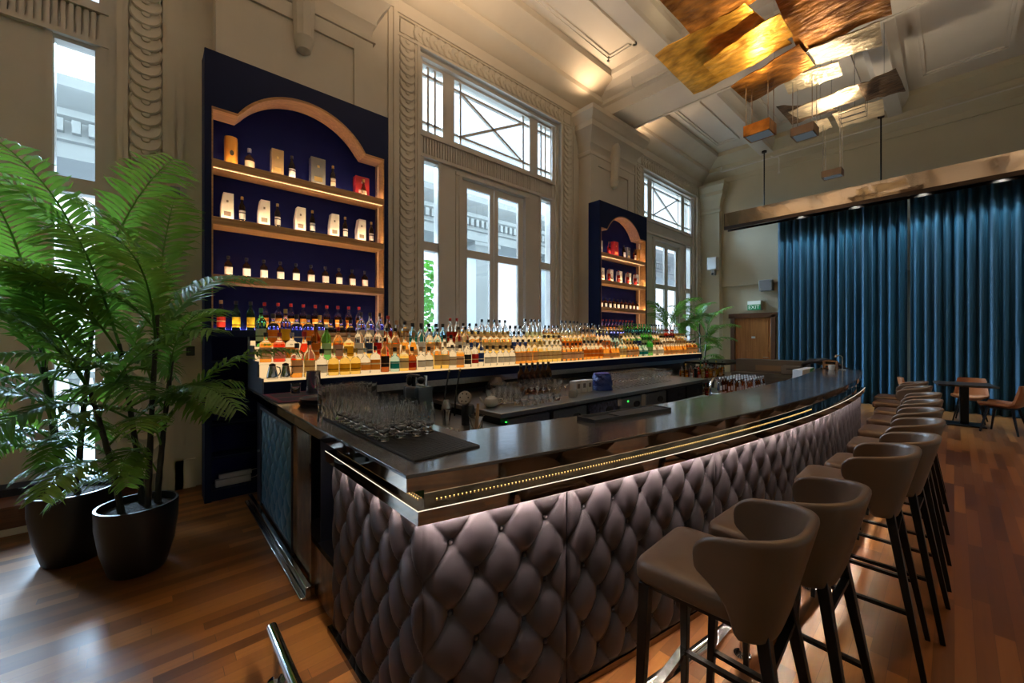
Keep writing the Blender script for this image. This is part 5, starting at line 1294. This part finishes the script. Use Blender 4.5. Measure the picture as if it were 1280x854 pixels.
lamp_box(c2, -1.57, 7.6, 4.74, .30, .30, .13, P('champagne_box', (.30, .22, .15), .45, .5), 5.60)
lamp_box(c2, -1.53, 9.5, 4.60, .30, .22, .12, MATS['champagne_box'], 5.60)
hf = MB()
for z in (5.32, 5.40):
    hf.tube([(-1.32, 8.72, z), (-.98, 8.72, z), (-.98, 8.94, z), (-1.32, 8.94, z)], .006, 6, closed=True)
for x, y in ((-1.32, 8.72), (-.98, 8.72), (-.98, 8.94), (-1.32, 8.94)): hf.tube([(x, y, 5.30), (x, y, 5.6)], .005, 6)
obj('wire_cradle', hf, STEEL, c2)
# spots shining up onto the leaves, from the lamp boxes except the second, which has no box
spot('leaf_uplight', (-2.02, 6.98, 4.90), (-1.95, 6.1, 5.7), 95, (1.0, .74, .36), 120, .8, .06)
spot('leaf_uplight', (-1.75, 5.9, 4.95), (-1.9, 5.9, 5.7), 60, (1.0, .74, .36), 130, .8, .06)
spot('leaf_uplight', (-1.57, 7.6, 4.90), (-1.2, 7.6, 5.7), 48, (1.0, .82, .58), 125, .8, .06)
spot('leaf_uplight', (-1.53, 9.45, 4.74), (-1.2, 9.1, 5.7), 105, (1.0, .80, .56), 160, .8, .06)

# ------------------------------------------------------------------ curtains and pelmet
def curtain(x0, x1, label, seed, ph=0.0):
    rn = random.Random(seed); n = int((x1 - x0) * 52); mb = MB()
    k = [rn.uniform(.75, 1.2) for _ in range(n + 60)]
    def pt(a, b):
        x = x0 + (x1 - x0) * a; s = x / .155 + ph; w = .055 * sin(2 * pi * s) + .020 * sin(2 * pi * s * .37 + seed) + .014 * sin(2 * pi * s * 2 + 1.3)
        sw = .02 * sin(x * 2.1 + seed) * (1 - b)
        return (x + .018 * sin(2 * pi * s + 1.2) * (1 - .3 * b), 12.62 + w * (.85 + .25 * (1 - b)) + sw, .015 + 4.72 * b)
    mb.grid(pt, n, 14)
    o = solo('velvet_curtain', mb, VELVET, label, 'curtain', ((x0 + x1) / 2, 12.62, .015), 'teal velvet stage curtains', ang=80)
    o.modifiers.new('thick', 'SOLIDIFY').thickness = .008
curtain(-3.22, -.70, 'teal velvet curtain beside the panelled door, first half of the pair', 1)
curtain(-.67, 4.4, 'teal velvet curtain behind the brown dining chairs, second half of the pair', 2, .3)
pe = thing('curtain_pelmet', 'mirror-polished bronze pelmet hanging on rods above the teal curtain', 'pelmet', (0, 12.1, 4.68))
pb = MB(); pb.box(-4.35, 4.6, 12.0, 12.012, 4.70, 5.07); pb.box(-4.35, -4.338, 12.0, 12.35, 4.70, 5.07); pb.box(-4.35, 4.6, 12.34, 12.35, 4.70, 5.07)
for x in (-3.2, -2.0, -.8, .4, 1.6, 2.8): pb.box(x - .002, x + .002, 11.998, 12.0, 4.71, 5.06)
obj('mirror_panel', pb, P('mirror_copper', (.66, .56, .46), .06, 1.0, bump=((1.2, 1, 2.0), .10, .05)), pe, smooth=False)
pb = MB(); pb.box(-4.352, 4.6, 11.985, 12.05, 4.61, 4.70); pb.box(-4.352, 4.6, 12.27, 12.285, 4.61, 4.79); pb.box(-4.35, 4.6, 12.06, 12.28, 4.78, 4.79); obj('bottom_rail', pb, P('rail_bronze', (.05, .035, .028), .25, .9), pe)
for x in (-2.62, -1.55, -.45, .62, 1.7, 2.75, 3.8):
    l = MB(); l.lathe([(0, .06), (.04, .06), (.05, 0), (.04, 0), (.035, .01), (0, .012)], (x, 12.12, 4.72), 18); lo = obj('spot_lamp', l, BLACKM, pe)
    obj('lamp_face', MB().lathe([(0, .002), (.036, .002), (.036, .006), (0, .006)], (x, 12.12, 4.72), 14), LAMPF, lo, world=True).parent = lo
for x in (-3.40, -1.10, 1.2, 3.4): obj('hanger_rod', MB().tube([(x, 12.15, 5.06), (x, 12.15, 6.55)], .015, 10).lathe([(.06, 0), (.06, .04), (.02, .06)], (x, 12.15, 6.52), 14), BLACKM, pe)
# conduits along the cornice
cdt = MB(); cdt.tube([(-4.6, 12.5, 6.62), (-4.6, 12.42, 6.45), (-4.55, 12.40, 6.42), (XR - .2, 12.40, 6.42)], .014, 8)
solo('ceiling_conduit', cdt, CEIL, 'pale conduit pipe running along the far cornice', 'pipe')
cdt = MB(); cdt.tube([(-4.35, 7.15, 6.83), (-4.35, 7.20, 6.66), (-4.32, 7.26, 6.64), (2.5, 7.26, 6.64)], .016, 8); solo('ceiling_conduit', cdt, CEIL, 'pale conduit pipe along the cross beam above the near chandelier', 'pipe')
drp = MB(); drp.tube([(-3.3, 12.35, 6.45), (-3.2, 12.30, 6.36), (-3.12, 12.30, 6.36), (-3.10, 12.30, 6.30), (-3.10, 12.30, 5.95)], .012, 8); drp.ball((-3.10, 12.30, 5.93), .03); solo('cable_drop', drp, CEIL, 'short cable with a knob hanging by the far cornice', 'cable')
# wall fittings
ex = thing('exit_sign', 'green and white EXIT sign above the panelled door', 'sign', (-3.95, 13.2, 2.42))
obj('sign_box', MB().box(-4.13, -3.77, 13.17, YF, 2.38, 2.66), WHITE, ex, bevel=.006)
obj('green_face', MB().box(-4.12, -3.78, 13.162, 13.17, 2.39, 2.545), GREEN_S, ex); obj('white_face', MB().box(-4.12, -3.78, 13.162, 13.17, 2.55, 2.65), WHITE_S, ex)
tm = text_mesh('lettering', 'EXIT', .145, .002, WHITE_S); o = obj('lettering', tm, WHITE_S, ex, world=False); o.location = (0, -.042, .045); o.rotation_euler = (radians(90), 0, 0)
spk = thing('wall_speaker', 'white wall speaker high on the corner pier beside the far window', 'speaker', (-4.98, 12.9, 3.70))
obj('cabinet', MB().box(-5.14, -4.86, 12.78, 13.0, 3.66, 4.05), WHITE, spk, bevel=.02); obj('bracket', MB().box(-5.03, -4.95, 12.86, 13.02, 3.50, 3.66), BRUSH, spk); obj('sensor_eye', MB().ball((-5.0, 12.85, 3.54), .035), BLACKP, spk)
jb = thing('junction_box', 'grey junction box on the beam above the panelled door', 'box', (-3.62, 13.1, 3.0)); obj('housing', MB().box(-3.80, -3.47, 13.08, 13.3, 2.92, 3.24), P('box_grey', (.30, .31, .32), .45), jb, bevel=.015); obj('lid_screw', MB().ball((-3.75, 13.08, 2.97), .02).ball((-3.52, 13.08, 3.19), .02), BRUSH, jb)
sn = thing('wall_sensor', 'small grey sensor box on the wall beside the near cabinet', 'sensor', (-5.42, .17, 3.10)); obj('housing', MB().box(-5.46, -5.38, .14, .22, 3.06, 3.15), P('sensor_grey', (.18, .19, .2), .5), sn, bevel=.006); obj('eye', MB().ball((-5.38, .18, 3.10), .015), BLACKP, sn)
sk = thing('wall_socket', 'black socket box low on the wall beside the near cabinet', 'socket', (-5.42, .31, 1.45)); obj('housing', MB().box(-5.46, -5.36, .27, .34, 1.40, 1.50), BLACKP, sk, bevel=.006); obj('plug', MB().box(-5.36, -5.33, .285, .325, 1.43, 1.47), BLACKP, sk)

# ------------------------------------------------------------------ dining table and chairs by the curtain
dtb = thing('dining_table', 'dark square pedestal table before the teal curtain', 'table', (.12, 10.95, 0), .12)
obj('table_top', MB().box(-.36, .36, -.36, .36, .715, .75), TABLEW, dtb, world=False, bevel=.006); obj('pedestal', MB().box(-.055, .055, -.055, .055, .03, .715), BLACKM, dtb, world=False, bevel=.004); obj('foot_plate', MB().box(-.24, .24, -.24, .24, 0, .025), BLACKM, dtb, world=False, bevel=.006)
def chair_shell():
    mb = MB(); rr = []; n = 22
    prof = [(-.235, .455), (-.225, .468), (-.10, .462), (.02, .452), (.12, .448), (.165, .462), (.192, .505), (.215, .58), (.240, .68), (.258, .77), (.262, .81)]
    for k, (x, z) in enumerate(prof):
        q = k / (len(prof) - 1); hw = .225 * (1 - .22 * max(0, q - .6) / .4) * (.86 if k == 0 else 1); ring = []
        for i in range(n + 1):
            a = -1 + 2 * i / n; cup = .055 * abs(a) ** 2.4
            ring.append((x - (cup * .8 if q > .55 else 0), a * hw, z + (cup if q <= .55 else 0)))
        nx, nz = (0, -1) if q <= .4 else (.9, -.2)
        for i in range(n, -1, -1):
            p = ring[i]; ring.append((p[0] + nx * .035, p[1], p[2] + nz * .035))
        rr.append(ring)
    return mb.rings(rr)
def make_chair():
    t = thing('dining_chair', '', 'chair', (0, 0, 0), 0, 'tan leather chairs round the dark table')
    obj('seat_shell', chair_shell(), TAN, t, world=False, ang=60)
    for sx, sy in ((-1, -1), (-1, 1), (1, -1), (1, 1)):
        l = MB(); l.bar((sx * .13, sy * .12, .43), (sx * .21 + .01, sy * .20, 0), .034, .034, .02, .02); obj('leg', l, BLACKM, t, world=False)
    obj('seat_frame', MB().box(-.15, .15, -.14, .14, .405, .43), BLACKM, t, world=False); return t
c0 = make_chair(); place(c0, (.55, 10.52, 0), -.35, 'tan leather chair turned side-on at the open corner of the dark table')
c1 = copy_tree(c0); place(c1, (.20, 11.45, 0), pi / 2 - .1, 'tan leather chair behind the dark table, nearest the curtain')
c3 = copy_tree(c0); place(c3, (-.46, 10.95, 0), pi + .15, 'tan leather chair on the bar side of the dark table, behind the stools')
